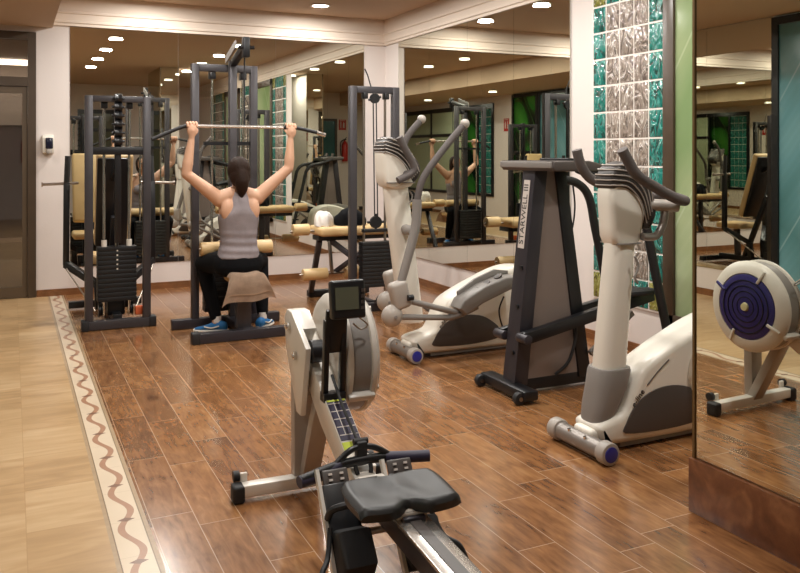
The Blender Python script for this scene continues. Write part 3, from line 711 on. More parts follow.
def console(t, y, pts, hw, pan, ridges, ang):
    M().prism(pts, 'y', y - hw, y + hw, bev=.03, seg=4, smooth_pts=3).out('console_shell', WHITEP, t)
    M().prism(pan, 'y', y - hw - .006, y + hw + .006, bev=.025, seg=3, smooth_pts=3).out('console_back', RIDGE, t, label='charcoal ridged console cover')
    for arc in ridges:
        side = [(x_, z_) for x_, z_ in arc][::-1]; h_ = hw + .007; x0, z0 = arc[0]
        M().tube([(x_, y - h_, z_) for x_, z_ in side[:-1]] + [(x0 + .02, y - h_, z0 - .002), (x0 - .004, y - h_ + .02, z0 - .002), (x0 - .006, y, z0 - .002), (x0 - .004, y + h_ - .02, z0 - .002), (x0 + .02, y + h_, z0 - .002)] + [(x_, y + h_, z_) for x_, z_ in arc[1:]], .0036, n=6).out('cooling_ridge', GREYP2, t)
# --- exercise bike (right, foreground)
BX, BYc = 2.44, 3.15
t = thing('exercise_bike', 'white upright exercise bike beside the mirrored pillar', 'exercise bike', (2.9, BYc, 0))
housing(t, BX + .055, BYc, .098)
stab(t, 2.46, 2.925, 3.355)
M().stack([(.11, 2.545, BYc, .045, .06), (.15, 2.555, BYc, .058, .075), (.22, 2.585, BYc, .078, .084), (.30, 2.617, BYc, .092, .086), (.372, 2.634, BYc, .097, .086), (.388, 2.636, BYc, .092, .082)], 28, 3.0).out('column_boot', GREYP, t, label='grey column boot')
def column(t, y, x0, x1, z0, r0, r1, z1, d0=.065, d1=.06, name='column'):
    R = []
    for i in range(9):
        q = i / 8; cx = x0 + (x1 - x0) * q; z = z0 + (z1 - z0) * q; rr = r0 + (r1 - r0) * q; dd = d0 + (d1 - d0) * q
        R.append([(cx + rr * math.copysign(abs(math.cos(a)) ** .7, math.cos(a)), y + dd * math.copysign(abs(math.sin(a)) ** .7, math.sin(a)), z) for a in [2 * PI * k / 24 for k in range(24)]])
    M().loft(R).out(name, WHITEP, t)
column(t, BYc, 2.632, 2.700, .36, .080, .070, 1.01)
pts = [(2.63, .985), (2.765, .975), (2.805, 1.07), (2.82, 1.16), (2.77, 1.25), (2.70, 1.31), (2.64, 1.31), (2.60, 1.25), (2.605, 1.12)]
pan = [(2.598, 1.26), (2.605, 1.335), (2.65, 1.375), (2.72, 1.385), (2.80, 1.33), (2.865, 1.23), (2.885, 1.14), (2.85, 1.06), (2.812, 1.06), (2.805, 1.13), (2.76, 1.20), (2.68, 1.25)]
console(t, BYc, pts, .062, pan, [(((2.60, 1.275), (2.598, 1.30), (2.60, 1.325), (2.615, 1.35), (2.64, 1.372))[i], (2.70 + .012 * i, 1.262 + .022 * i), (2.775 + .013 * i, 1.19 + .022 * i), (2.812 + .011 * i, 1.085 + .018 * i)) for i in range(5)], 0)
M().lim(2.64, 2.775, BYc - .072, BYc + .072, .985, .992).out('joint_line', GREYP, t)
M().tube([(2.715, BYc - .092, .93), (2.735, BYc - .094, .88), (2.715, BYc - .092, .83), (2.73, BYc - .094, .80)], .006, n=8).out('side_latch', GREYP, t)
M().cyl((2.82, BYc - .03, 1.175), (2.985, BYc - .10, 1.165), .030, bev=.006).out('handlebar_stem', GREYP2, t)
M().tube([(2.78, BYc - .07, 1.02), (2.86, BYc - .075, 1.02), (2.905, BYc - .075, 1.07), (2.93, BYc - .07, 1.15)], .020).out('handlebar_brace', SILV, t)
M().tube([(2.57, BYc - .17, 1.445), (2.60, BYc - .17, 1.40), (2.66, BYc - .17, 1.325), (2.80, BYc - .16, 1.255), (2.92, BYc - .16, 1.205), (2.985, BYc - .14, 1.195), (2.99, BYc, 1.215), (2.985, BYc + .14, 1.195), (2.92, BYc + .17, 1.21), (2.80, BYc + .19, 1.25), (2.68, BYc + .2, 1.30), (2.62, BYc + .2, 1.37), (2.595, BYc + .2, 1.445)], .026, n=14).out('handlebar', FOAM, t)
M().lim(2.60, 2.603, BYc - .06, BYc + .06, 1.30, 1.31).out('display_edge', BLACK, t)
M().bar((3.30, BYc, .45), (3.45, BYc, .86), .06, .05).out('seat_post', SILV, t)
M().prism([(3.30, .90), (3.34, .86), (3.60, .87), (3.66, .93), (3.60, .97), (3.42, .945)], 'y', BYc - .11, BYc + .11, bev=.04, seg=3).out('saddle', BLACKM, t)
for sgn in (-1, 1):
    M().bar((3.21, BYc + sgn * .135, .33), (3.21 + sgn * .12, BYc + sgn * .14, .33 - sgn * .11), .03, .02).out('crank_arm', GREYP, t)
    M().box((3.21 + sgn * .12, BYc + sgn * .20, .33 - sgn * .11), (.10, .09, .025), bev=.008).out('pedal', BLACKM, t)
M().cyl((3.56, BYc - .22, .04), (3.56, BYc + .22, .04), .04).bar((3.45, BYc, .06), (3.56, BYc, .05), .1, .05).out('rear_stabilizer', SILV, t)
M().lathe([(.09, 0), (.16, .0), (.165, .006), (.09, .01)], (3.21, BYc - .10, .33), (0, -1, 0)).out('crank_disc', WHITEP2, t)

# --- cross trainer (middle)
AX, AYc = 2.44, 5.13
t = thing('cross_trainer', 'white and grey cross trainer with long swing handles in front of the corner mirrors', 'cross trainer', (2.9, AYc, 0))
housing(t, AX + .06, AYc, .11)
stab(t, 2.475, 4.92, 5.32)
column(t, AYc, 2.535, 2.405, .25, .085, .09, 1.24)
pts = [(2.315, 1.20), (2.50, 1.20), (2.535, 1.30), (2.49, 1.40), (2.40, 1.49), (2.335, 1.52), (2.285, 1.48), (2.285, 1.36)]
pan = [(2.285, 1.43), (2.285, 1.49), (2.325, 1.54), (2.40, 1.525), (2.50, 1.435), (2.565, 1.345), (2.56, 1.27), (2.51, 1.225), (2.48, 1.26), (2.43, 1.35), (2.36, 1.41)]
console(t, AYc, pts, .085, pan, [(((2.287, 1.44), (2.285, 1.462), (2.287, 1.485), (2.295, 1.508), (2.315, 1.532))[i], (2.385 + .010 * i, 1.405 + .022 * i), (2.455 + .012 * i, 1.34 + .018 * i), (2.50 + .013 * i, 1.255 + .012 * i)) for i in range(5)], 0)
M().lim(2.31, 2.52, AYc - .093, AYc + .093, 1.225, 1.232).out('joint_line', GREYP, t)
M().tube([(2.49, AYc - .065, 1.17), (2.51, AYc - .067, 1.13), (2.49, AYc - .065, 1.08)], .006, n=8).out('side_latch', GREYP, t)
M().tube([(2.37, AYc - .15, 1.54), (2.42, AYc - .15, 1.45), (2.475, AYc - .15, 1.36), (2.47, AYc - .15, 1.30), (2.36, AYc - .15, 1.245)], .025, n=12).cyl((2.44, AYc, 1.28), (2.46, AYc - .15, 1.30), .02).out('fixed_handle', FOAM, t)
M().tube([(2.37, AYc + .15, 1.54), (2.42, AYc + .15, 1.45), (2.475, AYc + .15, 1.36), (2.47, AYc + .15, 1.30), (2.36, AYc + .15, 1.245)], .025, n=12).cyl((2.44, AYc, 1.28), (2.46, AYc + .15, 1.30), .02).out('fixed_handle', FOAM, t)
for sgn, dx, lx, dz in ((-1, 0, 0, 0), (1, .08, .19, -.17)):
    y = AYc + sgn * .25
    M().tube([(2.82 - dx, y, 1.63 + dx * .6), (2.66 - dx * .6, y, 1.46 + dx * .8), (2.50 + dx * .6, y, 1.26), (2.455 + dx, y, 1.10)], [.024, .024, .024, .024], n=14).out('swing_handle', FOAM, t)
    M().sph((2.825 - dx, y, 1.635 + dx * .6), .033).out('handle_knob', GREYP2, t)
    M().tube([(2.455 + dx, y, 1.12), (2.44 + dx * 1.3, y, .92), (2.345 + lx, y, .60), (2.33 + lx, y, .54)], [.032, .032, .029, .029], n=16).out('handle_sleeve', GREYP, t)
    M().cyl((2.44 + dx * 1.3, y, .905), (2.46, AYc + sgn * .06, .905), .035, n=20, bev=.006).out('pivot_hub', GREYP, t)
    M().box((2.325 + lx, y, .49), (.13, .085, .19), (0, -.25, 0), bev=.03, seg=4).out('lower_bracket', GREYP2, t)
    M().cyl((2.36 + lx, y - .05, .475), (2.40 + lx, y - .05, .475), .02, n=12).out('bracket_knob', BLACK, t)
    M().sph((2.27 + lx, y, .355), (.075, .055, .075)).out('pivot_cover', GREYP2, t)
    M().cyl((2.27 + lx, y - .062, .355), (2.27 + lx, y - .05, .355), .012).out('pivot_bolt', GREYP, t)
    M().cyl((2.36 + lx, y, .455), (2.76 + lx, y, .335 + dz), .02).cyl((2.30 + lx, y, .345), (2.72 + lx, y, .305 + dz), .02).tube([(2.70 + lx, y, .307 + dz), (2.80 + lx, y, .325 + dz), (2.92 + lx, y, .365 + dz)], .022).out('pedal_arm', GREYP, t)
    ped = [(2.745, .375), (2.775, .43), (2.95, .515), (3.12, .565), (3.22, .565), (3.235, .50), (3.10, .455), (2.93, .395), (2.80, .325)]
    M().prism([(a + lx, q + dz) for a, q in ped], 'y', y - .075, y + .075, bev=.015, seg=3).out('footplate', GREYP, t)
    for k in range(3):
        M().cyl((2.90 + lx + k * .095, y - .01, .478 + dz + k * .042), (2.895 + lx + k * .095, y - .01, .487 + dz + k * .042), .03, n=20).out('tread_disc', DGP, t)
    M().prism([(a + lx, q + dz) for a, q in [(2.80, .425), (2.95, .505), (3.12, .56), (3.215, .565), (3.215, .59), (3.10, .605), (2.94, .55), (2.80, .47)]], 'y', y + .055, y + .078, bev=.006).out('footplate_rim', GREYP, t)
M().cyl((3.5, AYc - .26, .045), (3.5, AYc + .26, .045), .042).bar((3.3, AYc, .05), (3.5, AYc, .05), .1, .05).out('rear_stabilizer', SILV, t)
M().tube([(3.20, AYc - .16, .40), (3.16, AYc - .16, .30), (3.19, AYc - .16, .18), (3.24, AYc - .16, .10)], .006, n=8).out('power_cord', BLACKM, t)

# ------------------------------------------------------------------ stepper
SY = 4.085
t = thing('stair_stepper', 'tall black stair stepper with a grey side panel and arched handrails', 'stepper', (3.0, SY, 0))
M().bar((2.66, 3.84, .05), (2.66, 4.33, .05), .10, .06, bev=.015).out('front_foot', BLACK, t)
for y in (3.88, 4.30):
    M().cyl((2.60, y - .02, .036), (2.60, y + .02, .036), .036, n=20, bev=.006).out('transport_wheel', BLACKM, t)
    M().cyl((2.60, y - .024, .036), (2.60, y + .024, .036), .012).out('wheel_hub', STEELB, t)
M().prism([(2.66, .06), (2.755, .06), (2.90, 1.33), (2.81, 1.33)], 'y', 4.02, 4.15, bev=.006).out('front_post', DGREY2, t)
M().prism([(3.135, .06), (3.225, .06), (3.035, 1.33), (2.955, 1.33)], 'y', 4.02, 4.15, bev=.006).out('rear_post', BLACK, t)
M().prism([(2.752, .09), (3.138, .09), (2.96, 1.32), (2.898, 1.32)], 'y', 4.035, 4.135).out('side_panel', mat('taupe_panel', '#7d706a', .55), t, label='taupe side panel')
M().bar((2.70, SY, .055), (3.75, SY, .055), .10, .07).out('base_beam', BLACK, t)
M().bar((3.72, 3.82, .04), (3.72, 4.36, .04), .08, .07).out('rear_foot', BLACK, t)
M().prism([(2.78, 1.345), (2.79, 1.385), (3.05, 1.385), (3.16, 1.36), (3.16, 1.32), (2.80, 1.325)], 'y', 3.81, 4.36, bev=.01, seg=3).out('console_board', DGP, t)
M().lim(2.772, 2.785, 3.82, 4.35, 1.343, 1.38, bev=.004).out('board_edge', GREYP, t, label='grey board edge')
M().box((3.05, SY, 1.388), (.12, .30, .02), (0, .05, 0), bev=.005).out('display', BLACK, t)
for y in (3.84, 4.34):
    M().tube([(2.98, y, 1.34), (3.19, y, 1.27), (3.36, y, 1.235), (3.46, y, 1.14), (3.515, y, .92), (3.60, y, .58), (3.675, y, .29), (3.72, y, .07)], .028, n=14).out('handrail', BLACKM, t)
for y, p0, p1 in ((3.965, (2.69, .35), (3.66, .535)), (4.21, (2.69, .33), (3.76, .50))):
    M().bar((p0[0], y, p0[1]), (p1[0], y, p1[1]), .05, .07).out('step_arm', BLACK, t)
    M().cyl((p0[0], y - .05, p0[1]), (p0[0], y + .05, p0[1]), .028, n=18, bev=.004).out('arm_pivot', DGREY2, t)
    yy = y + (-.05 if y < SY else .05)
    M().lim(p1[0] - .26, p1[0] + .02, y - .06, y + .06, p1[1] + .01, p1[1] + .04, bev=.01).out('step_tread', BLACKM, t)
M().bar((3.20, 4.0, .20), (3.52, 3.99, .43), .035, .035).out('damper', SILV, t)
M().tube([(2.95, 4.012, .10), (3.04, 4.005, .17), (3.09, 4.003, .30), (3.10, 4.005, .44)], .01, n=8).out('damper_hose', BLACKM, t)
M().tube([(3.30, 4.30, 1.22), (3.315, 4.30, 1.08), (3.29, 4.30, .93), (3.23, 4.30, .86)], .006, n=8).out('console_cord', BLACKM, t)
# label on the front post face (leans along X)
sl = math.atan2(.15, 1.27)
Z0, Z1 = .86, 1.27
def px_(z): return 2.66 + (z - .06) * .15 / 1.27
nrm_pt = lambda z, o_: (px_(z) - o_, 4.088, z + .0)
lc = Vector(nrm_pt((Z0 + Z1) / 2, .003))
M().box(lc, (.003, .062, Z1 - Z0), (0, sl, 0)).out('name_plate', LABELW, t, label='pale name plate with vertical black letters')
mt = Matrix.Translation(lc + Vector((-.0025, 0, 0))) @ Euler((0, sl, 0)).to_matrix().to_4x4() @ Matrix(((0, 0, -1, 0), (0, -1, 0, 0), (-1, 0, 0, 0), (0, 0, 0, 1))).to_4x4()
# columns: text x -> up (+z), text y -> +y (left as seen), normal -> -x
mt = Matrix.Translation(lc + Vector((-.0025, 0, 0))) @ Euler((0, sl, 0)).to_matrix().to_4x4() @ Matrix(((0, 0, -1, 0), (0, 1, 0, 0), (1, 0, 0, 0), (0, 0, 0, 1)))
M().text('STARWELL III', .062, mt, .0006).out('plate_lettering', INK, t)
for z in (.25, .52, .75): M().cyl((px_(z) - .012, 4.06, z), (px_(z) + .01, 4.06, z), .012, n=12).out('bolt', BLACK, t)

# ------------------------------------------------------------------ rowing machine (local frame, y forward towards the flywheel)
t = thing('rowing_machine', 'pale grey rowing machine with black seat in the foreground', 'rowing machine', (1.135, 3.28, 0), 0.0, local=True)
t.rotation_euler = (0, 0, -.04)
# legs
M().bar((-.30, 0, .045), (.33, 0, .045), .055, .05, bev=.006).out('front_leg_bar', ROWW, t)
for sg in (-1, 1):
    M().lim(sg * (.285 + .01 * sg), sg * (.335 + .01 * sg), -.035, .035, .0, .072, bev=.012, seg=3).out('foot_cap', BLACKM, t)
    M().bar((sg * .27, .03, .065), (sg * .27, .03, .105), .03, .015).out('caster_bracket', ROWW, t)
    M().cyl((sg * .285, .045, .088), (sg * .31, .045, .088), .022, n=20).out('caster_wheel', BLACKM, t)
M().bar((-.02, .02, .06), (-.02, .03, .62), .085, .055).out('front_leg', ROWG, t)
M().bar((0, -.005, .06), (0, -.22, .47), .075, .05).out('diagonal_leg', ROWG, t)
def bt(y): return .676 + .55 * y
# main beam
M().prism([(.03, bt(.03)), (.06, .66), (.05, .56), (-.10, .49), (-.30, .37), (-.62, .235), (-.80, .225), (-.83, .30), (-.70, bt(-.68)), (-.66, bt(-.66))], 'x', -.042, .042, bev=.006).out('main_beam', ROWW, t)
M().prism([(.045, .765), (.085, .73), (.06, .60), (-.10, .37), (-.16, .37), (-.235, .655), (-.02, .765)], 'x', -.082, -.058, bev=.005).out('side_plate', ROWW, t)
M().prism([(.045, .765), (.085, .73), (.03, bt(.03)), (-.06, bt(-.06)), (-.12, .71), (-.02, .765)], 'x', -.060, .0, bev=.005).out('top_cover', ROWW, t)
for (y, z) in ((-.10, .60), (.0, .70)): M().cyl((-.096, y, z), (-.08, y, z), .017, n=16).cyl((-.102, y, z), (-.094, y, z), .009, n=6).out('frame_bolt', STEEL, t)
M().cyl((-.053, -.20, .635), (-.005, -.20, .635), .045, n=24).out('chain_sprocket', BLACK, t)
# monitor arm and monitor
for x in (-.034, .034): M().bar((x, -.325, .475), (x, -.355, .79), .022, .03).out('monitor_arm', BLACK, t)
M().bar((0, -.338, .66), (0, -.375, .83), .085, .02).out('arm_plate', BLACK, t)
M().lim(-.045, .045, -.355, -.30, .47, .505, bev=.003).out('arm_foot', BLACK, t)
M().box((.030, -.405, .872), (.135, .045, .145), (-.12, 0, 0), bev=.01, seg=3).out('monitor', BLACK, t)
M().box((.021, -.4305, .880), (.092, .004, .083), (-.12, 0, 0)).out('screen', LCD, t, label='grey green display')
for i in range(3): M().box((-.010 + i * .032, -.426, .815), (.018, .006, .009), (-.12, 0, 0)).out('button', GREYP2, t)
for i in range(4): M().box((.084, -.430, .907 - i * .022), (.012, .006, .012), (-.12, 0, 0)).out('side_button', DGP, t)
M().tube([(.08, -.39, .80), (.13, -.36, .76), (.11, -.34, .74), (.07, -.36, .77)], .004, n=6).out('sensor_cable', GREYP2, t)
# flywheel cage, axis along x
FX, FY, FZ, FR = .118, -.11, .60, .245
M().lathe([(.02, -.082), (FR * .80, -.082), (FR * .93, -.074), (FR, -.056), (FR, -.040), (FR - .012, -.036), (FR - .012, .036), (FR, .040), (FR, .056), (FR * .93, .074), (FR * .74, .082), (FR * .72, .074), (.02, .074)], (FX, FY, FZ), (1, 0, 0), 48).out('flywheel_cage', ROWW, t)
M().lathe([(FR - .02, -.035), (FR - .009, -.035), (FR - .009, .035), (FR - .02, .035)], (FX, FY, FZ), (1, 0, 0), 48).out('mesh_band', GREYP, t)
M().box((FX, FY - FR * .86, FZ - FR * .52), (.112, .035, .03), (.55, 0, 0), bev=.008).out('cage_clip', ROWW, t)
M().lathe([(.01, .0), (FR * .70, .0), (FR * .72, .012), (FR * .66, .018), (.04, .022), (.0, .022)], (FX + .069, FY, FZ), (1, 0, 0), 48).out('fan_guard', BLUEM, t, label='dark blue perforated fan guard')
for rr in (.05, .08, .11, .14):
    M().lathe([(rr, .0), (rr + .005, .0), (rr + .005, .003), (rr, .003)], (FX + .0895, FY, FZ), (1, 0, 0), 40).out('guard_ring_slot', BLACK, t)
M().lathe([(.0, 0), (.024, 0), (.020, .012), (.0, .014)], (FX + .09, FY, FZ), (1, 0, 0), 24).out('hub_badge', mat('cream_badge', '#cfc79a', .4), t)
for k in range(4):
    a = .5 + k * PI / 2
    M().bar((FX + .088, FY + FR * .62 * math.cos(a), FZ + FR * .62 * math.sin(a)), (FX + .072, FY + FR * .93 * math.cos(a), FZ + FR * .93 * math.sin(a)), .018, .016).out('guard_clip', ROWW if k else BLUEM, t)
# sticker on the beam
ang = math.atan(.55)
def on_beam(y, dz=0.0): return bt(y) + dz * 1.14
M().box((.0, -.44, on_beam(-.44, .001)), (.074, .21, .002), (ang, 0, 0)).out('instruction_sticker', mat('purple_sticker', '#2b2440', .5), t)
ln = M()
for i in range(5): ln.box((.0, -.375 - i * .034, on_beam(-.375 - i * .034, .0022)), (.070, .004, .001), (ang, 0, 0))
for k in (-.012, .014): ln.box((k, -.44, on_beam(-.44, .0022)), (.003, .16, .001), (ang, 0, 0))
ln.out('sticker_text_lines', LABELW, t)
M().box((0, -.362, on_beam(-.362, .0024)), (.072, .008, .001), (ang, 0, 0)).out('sticker_band', YEL, t)
M().box((0, -.56, on_beam(-.56, .0012)), (.076, .045, .002), (ang, 0, 0)).out('sticker_band', YEL, t)
M().tube([(.005, -.30, .56), (.0, -.45, .475), (.0, -.62, .395)], .006, n=8).out('chain', BLACKM, t)
# handle
M().tube([(-.235, -.69, .33), (-.10, -.655, .345), (0, -.648, .35), (.10, -.655, .35), (.235, -.69, .345)], .017, n=16).out('handle', BLACK, t)
for sg in (-1, 1): M().tube([(sg * .085, -.653, .347 + sg * .002), (sg * .15, -.667, .338 + sg * .008), (sg * .240, -.69, .335 + sg * .010)], .0205, n=16).out('handle_grip', PURP, t)
M().tube([(-.10, -.655, .352), (-.055, -.65, .385), (-.02, -.645, .395), (.02, -.645, .395), (.055, -.65, .385), (.10, -.655, .357)], .011, n=10).out('handle_yoke', BLACK, t)
M().lim(-.020, .020, -.655, -.62, .345, .415, bev=.008).cyl((-.026, -.63, .41), (.026, -.63, .41), .012).tube([(-.022, -.64, .36), (-.028, -.66, .33), (-.024, -.67, .31)], .008, n=8).tube([(.022, -.64, .36), (.028, -.66, .33), (.024, -.67, .31)], .008, n=8).out('handle_hook', BLACKM, t)
# foot stretcher
M().lim(-.045, .045, -.735, -.722, .25, .325, bev=.003).lim(-.045, -.02, -.80, -.735, .30, .325).lim(.02, .045, -.80, -.735, .30, .325).out('foot_bracket', ROWW, t)
for sg in (-1, 1):
    x = sg * .118
    q = Euler((-.60, 0, 0)).to_matrix()
    M().box((x, -.815, .19), (.112, .02, .31), q, bev=.006).out('foot_plate', BLACK, t)
    M().box((x, -.716, .312), (.092, .014, .095), q, bev=.02, seg=3).out('toe_plate', DGP, t)
    for i in range(2):
        for k in range(3): M().box((x - .02 + i * .04, -.708 - k * .0105, .342 - k * .0155), (.013, .006, .007), q).out('adjust_hole', LABELW, t)
    M().prism([(-.93, .08), (-.97, .15), (-.90, .235), (-.83, .21), (-.86, .10)], 'x', x - .056, x + .056, bev=.015, seg=3).out('heel_cup', BLACKM, t)
    M().tube([(x - .058, -.80, .24), (x - .055, -.845, .285), (x, -.865, .30), (x + .055, -.845, .285), (x + .058, -.80, .24)], .012, n=8).out('foot_strap', BLACKM, t)
    M().tube([(x + sg * .06, -.83, .22), (x + sg * .085, -.88, .15), (x + sg * .12, -.93, .13), (x + sg * .145, -.95, .06)], .009, n=8).out('strap_end', BLACKM, t)
    M().prism([(-.705, .365), (-.685, .355), (-.895, .055), (-.925, .06)], 'x', x - .070, x - .058).out('plate_edge', ROWW, t)
M().cyl((-.18, -.80, .17), (.18, -.80, .17), .012).out('foot_axle', STEELB, t)
# rail
M().prism([(-.76, .325), (-2.30, .265), (-2.30, .185), (-.76, .235)], 'x', -.032, .032, bev=.004).out('rail', DGREY2, t)
M().prism([(-.78, .335), (-2.29, .275), (-2.29, .262), (-.78, .322)], 'x', -.052, .052, bev=.003).out('rail_top', ALU, t)
M().prism([(-.80, .3365), (-2.28, .2775), (-2.28, .272), (-.80, .331)], 'x', -.018, .018).out('rail_groove', DGP, t)
M().bar((0, -2.20, .24), (0, -2.22, .05), .06, .05).bar((-.17, -2.22, .035), (.17, -2.22, .035), .05, .05).out('rear_leg', ROWG, t)
M().box((-.0, -1.03, .315), (.075, .14, .045), (.047, 0, 0), bev=.006).out('seat_carriage', DGREY2, t)
for y in (-.95, -1.07): M().cyl((-.048, y, .338), (.048, y, .338), .016, n=20).out('seat_roller', ROWW, t)
# seat with two hollows and a notch at the back
def seat_top(u, v):
    a = (u - .5) * 2; b_ = (v - .5) * 2
    hw = .172 * (1 - .10 * max(0, b_) ** 2 - .02 * (1 - b_))
    x = a * hw - .012; notch = .045 * math.exp(-(a / .22) ** 2) if b_ < 0 else .02 * math.exp(-(a / .25) ** 2)
    y = -1.005 + b_ * (.118 - (notch if b_ < 0 else notch)) * (1 - .16 * a ** 4)
    z = .393 - .008 * math.exp(-((abs(a) - .40) / .3) ** 2) * math.exp(-((b_ - .1) / .7) ** 2) - .010 * math.exp(-(a / .22) ** 2) * max(0, -b_) + .006 * (b_) - .016 * max(0, (abs(a) - .85) / .15) ** 2 - .016 * max(0, (abs(b_) - .82) / .18) ** 2
    return x, y, z
sm = M(); n_ = 36
bq = bmesh.new(); top = [[bq.verts.new(seat_top(i / n_, j / n_)) for j in range(n_ + 1)] for i in range(n_ + 1)]
bot = [[bq.verts.new((top[i][j].co.x * .95, -.99 + (top[i][j].co.y + .99) * .95, .345)) for j in range(n_ + 1)] for i in range(n_ + 1)]
for i in range(n_):
    for j in range(n_):
        bq.faces.new((top[i][j], top[i + 1][j], top[i + 1][j + 1], top[i][j + 1])); bq.faces.new((bot[i][j + 1], bot[i + 1][j + 1], bot[i + 1][j], bot[i][j]))
for i in range(n_):
    bq.faces.new((top[i + 1][0], top[i][0], bot[i][0], bot[i + 1][0])); bq.faces.new((top[i][n_], top[i + 1][n_], bot[i + 1][n_], bot[i][n_]))
    bq.faces.new((top[0][i], top[0][i + 1], bot[0][i + 1], bot[0][i])); bq.faces.new((top[n_][i + 1], top[n_][i], bot[n_][i], bot[n_][i + 1]))
bmesh.ops.recalc_face_normals(bq, faces=bq.faces[:])
sm._add(bq); sm.out('seat', SEATB, t, ang=50)
M().box((0, -1.0, .341), (.16, .17, .012), bev=.004).out('seat_plate', DGREY2, t)

# ------------------------------------------------------------------ the woman
ORG = Vector((1.605, 6.30, 0))
def limb(mb, pts, rads, n=20): mb.tube(pts, rads, n=n, smooth=True, sub=6); [mb.sph(p, r, 16) for p, r in ((pts[0], rads[0]), (pts[-1], rads[-1]))]
def remesh(mb, name, m, parent, vox, smooth=6, fac=.5, extra=None):
    me = bpy.data.meshes.new('r'); mb.bm.to_mesh(me); mb.bm.free()
    o = bpy.data.objects.new('r', me); C.objects.link(o)
    r = o.modifiers.new('r', 'REMESH'); r.mode = 'VOXEL'; r.voxel_size = vox
    s_ = o.modifiers.new('s', 'SMOOTH'); s_.iterations = smooth; s_.factor = fac
    dg = bpy.context.evaluated_depsgraph_get(); m2 = bpy.data.meshes.new_from_object(o.evaluated_get(dg))
    bpy.data.objects.remove(o); bpy.data.meshes.remove(me)
    q = M(); q.bm.from_mesh(m2); bpy.data.meshes.remove(m2)
    if extra is not None: q._add(extra.bm)
    return q.out(name, m, parent, ang=70)
px0, py0 = 1.605, 6.30
b = M()
torso = [(.50, .155, .11), (.56, .17, .12), (.63, .158, .11), (.70, .135, .095), (.76, .128, .09), (.84, .135, .095), (.92, .148, .10), (.99, .155, .098), (1.05, .150, .085), (1.10, .115, .068), (1.135, .06, .055)]
b.stack([(z, px0, py0 + .005, rx, ry) for z, rx, ry in torso])
limb(b, [(px0, py0, 1.10), (px0, py0 + .005, 1.22)], [.05, .046])
b.sph((px0, py0 + .01, 1.295), (.070, .088, .102)); b.sph((px0, py0 + .045, 1.245), (.052, .058, .055))
b.sph((px0, py0 + .105, 1.275), (.012, .018, .02)); b.sph((px0, py0 + .095, 1.298), (.010, .010, .022))
for sg in (-1, 1): b.sph((px0 + sg * .072, py0 + .005, 1.283), (.008, .018, .03))
SH = {-1: (1.455, 6.30, 1.075), 1: (1.755, 6.30, 1.085)}; EL = {-1: (1.195, 6.27, 1.275), 1: (2.005, 6.27, 1.315)}
WR = {-1: (1.235, 6.275, 1.54), 1: (2.02, 6.275, 1.55)}; HX = {-1: 1.24, 1: 2.025}
for sg in (-1, 1):
    limb(b, [(px0 + sg * .04, py0, 1.12), (px0 + sg * .10, py0 - .01, 1.10), SH[sg]], [.055, .058, .062])
    e = Vector(EL[sg]); s_ = Vector(SH[sg]); w_ = Vector(WR[sg])
    limb(b, [tuple(s_), tuple(s_.lerp(e, .35)), tuple(s_.lerp(e, .75)), tuple(e)], [.060, .052, .043, .039])
    limb(b, [tuple(e), tuple(e.lerp(w_, .3)), tuple(e.lerp(w_, .7)), tuple(w_)], [.038, .041, .032, .024])
    b.sph((px0 + sg * .095, py0 - .055, .99), (.06, .04, .09)); b.sph((px0 + sg * .075, py0 + .085, .95), (.06, .05, .06))
    h = Vector((HX[sg], BY - .034, BZ - .035)); b.sph(tuple(h), (.042, .019, .052)); limb(b, [tuple(w_), tuple(h)], [.024, .024])
    # legs under the trousers and ankles
HIP = {-1: (1.515, 6.33, .575), 1: (1.70, 6.33, .575)}; KN = {-1: (1.405, 6.66, .535), 1: (1.885, 6.67, .535)}; AN = {-1: (1.475, 6.50, .11), 1: (1.855, 6.50, .11)}
for sg in (-1, 1):
    limb(b, [HIP[sg], KN[sg]], [.075, .05]); limb(b, [KN[sg], tuple(Vector(KN[sg]).lerp(Vector(AN[sg]), .35)), AN[sg]], [.05, .048, .032]); limb(b, [AN[sg], (AN[sg][0], AN[sg][1], .05)], [.034, .034])
fg = M()
for sg in (-1, 1):
    for k, (dx, sc) in enumerate(((-.033, .88), (-.011, 1.0), (.011, 1.03), (.033, .95))):
        x = HX[sg] + dx * -sg
        fg.tube([(x, BY - .036, BZ - .008), (x, BY - .030 * sc, BZ + .018), (x, BY - .002, BZ + .027 * sc), (x, BY + .024 * sc, BZ + .012), (x, BY + .024, BZ - .012 * sc), (x, BY + .008, BZ - .024)], [.0105, .0105, .0098, .0092, .0085, .006], n=10, sub=4)
    xs = HX[sg] - sg * .036
    fg.tube([(xs + sg * .012, BY - .034, BZ - .058), (xs, BY - .026, BZ - .036), (xs - sg * .004, BY - .004, BZ - .026), (xs - sg * .003, BY + .022, BZ - .022)], [.013, .012, .0105, .007], n=10, sub=4)
woman = remesh(b, 'person', SKIN, None, .007, 5, .5, fg)
woman.location = ORG
tag(woman, 'woman in a grey tank top seated with her back to us, pulling the bar down', 'person')
hr = M()
hr.sph((px0, py0 - .012, 1.302), (.091, .102, .108)); hr.sph((px0, py0 - .045, 1.255), (.082, .075, .095))
limb(hr, [(px0, py0 - .07, 1.28), (px0 + .003, py0 - .088, 1.21), (px0 + .004, py0 - .085, 1.15), (px0 + .003, py0 - .075, 1.10)], [.055, .056, .044, .018])
hh = remesh(hr, 'hair', HAIR, woman, .006, 4)
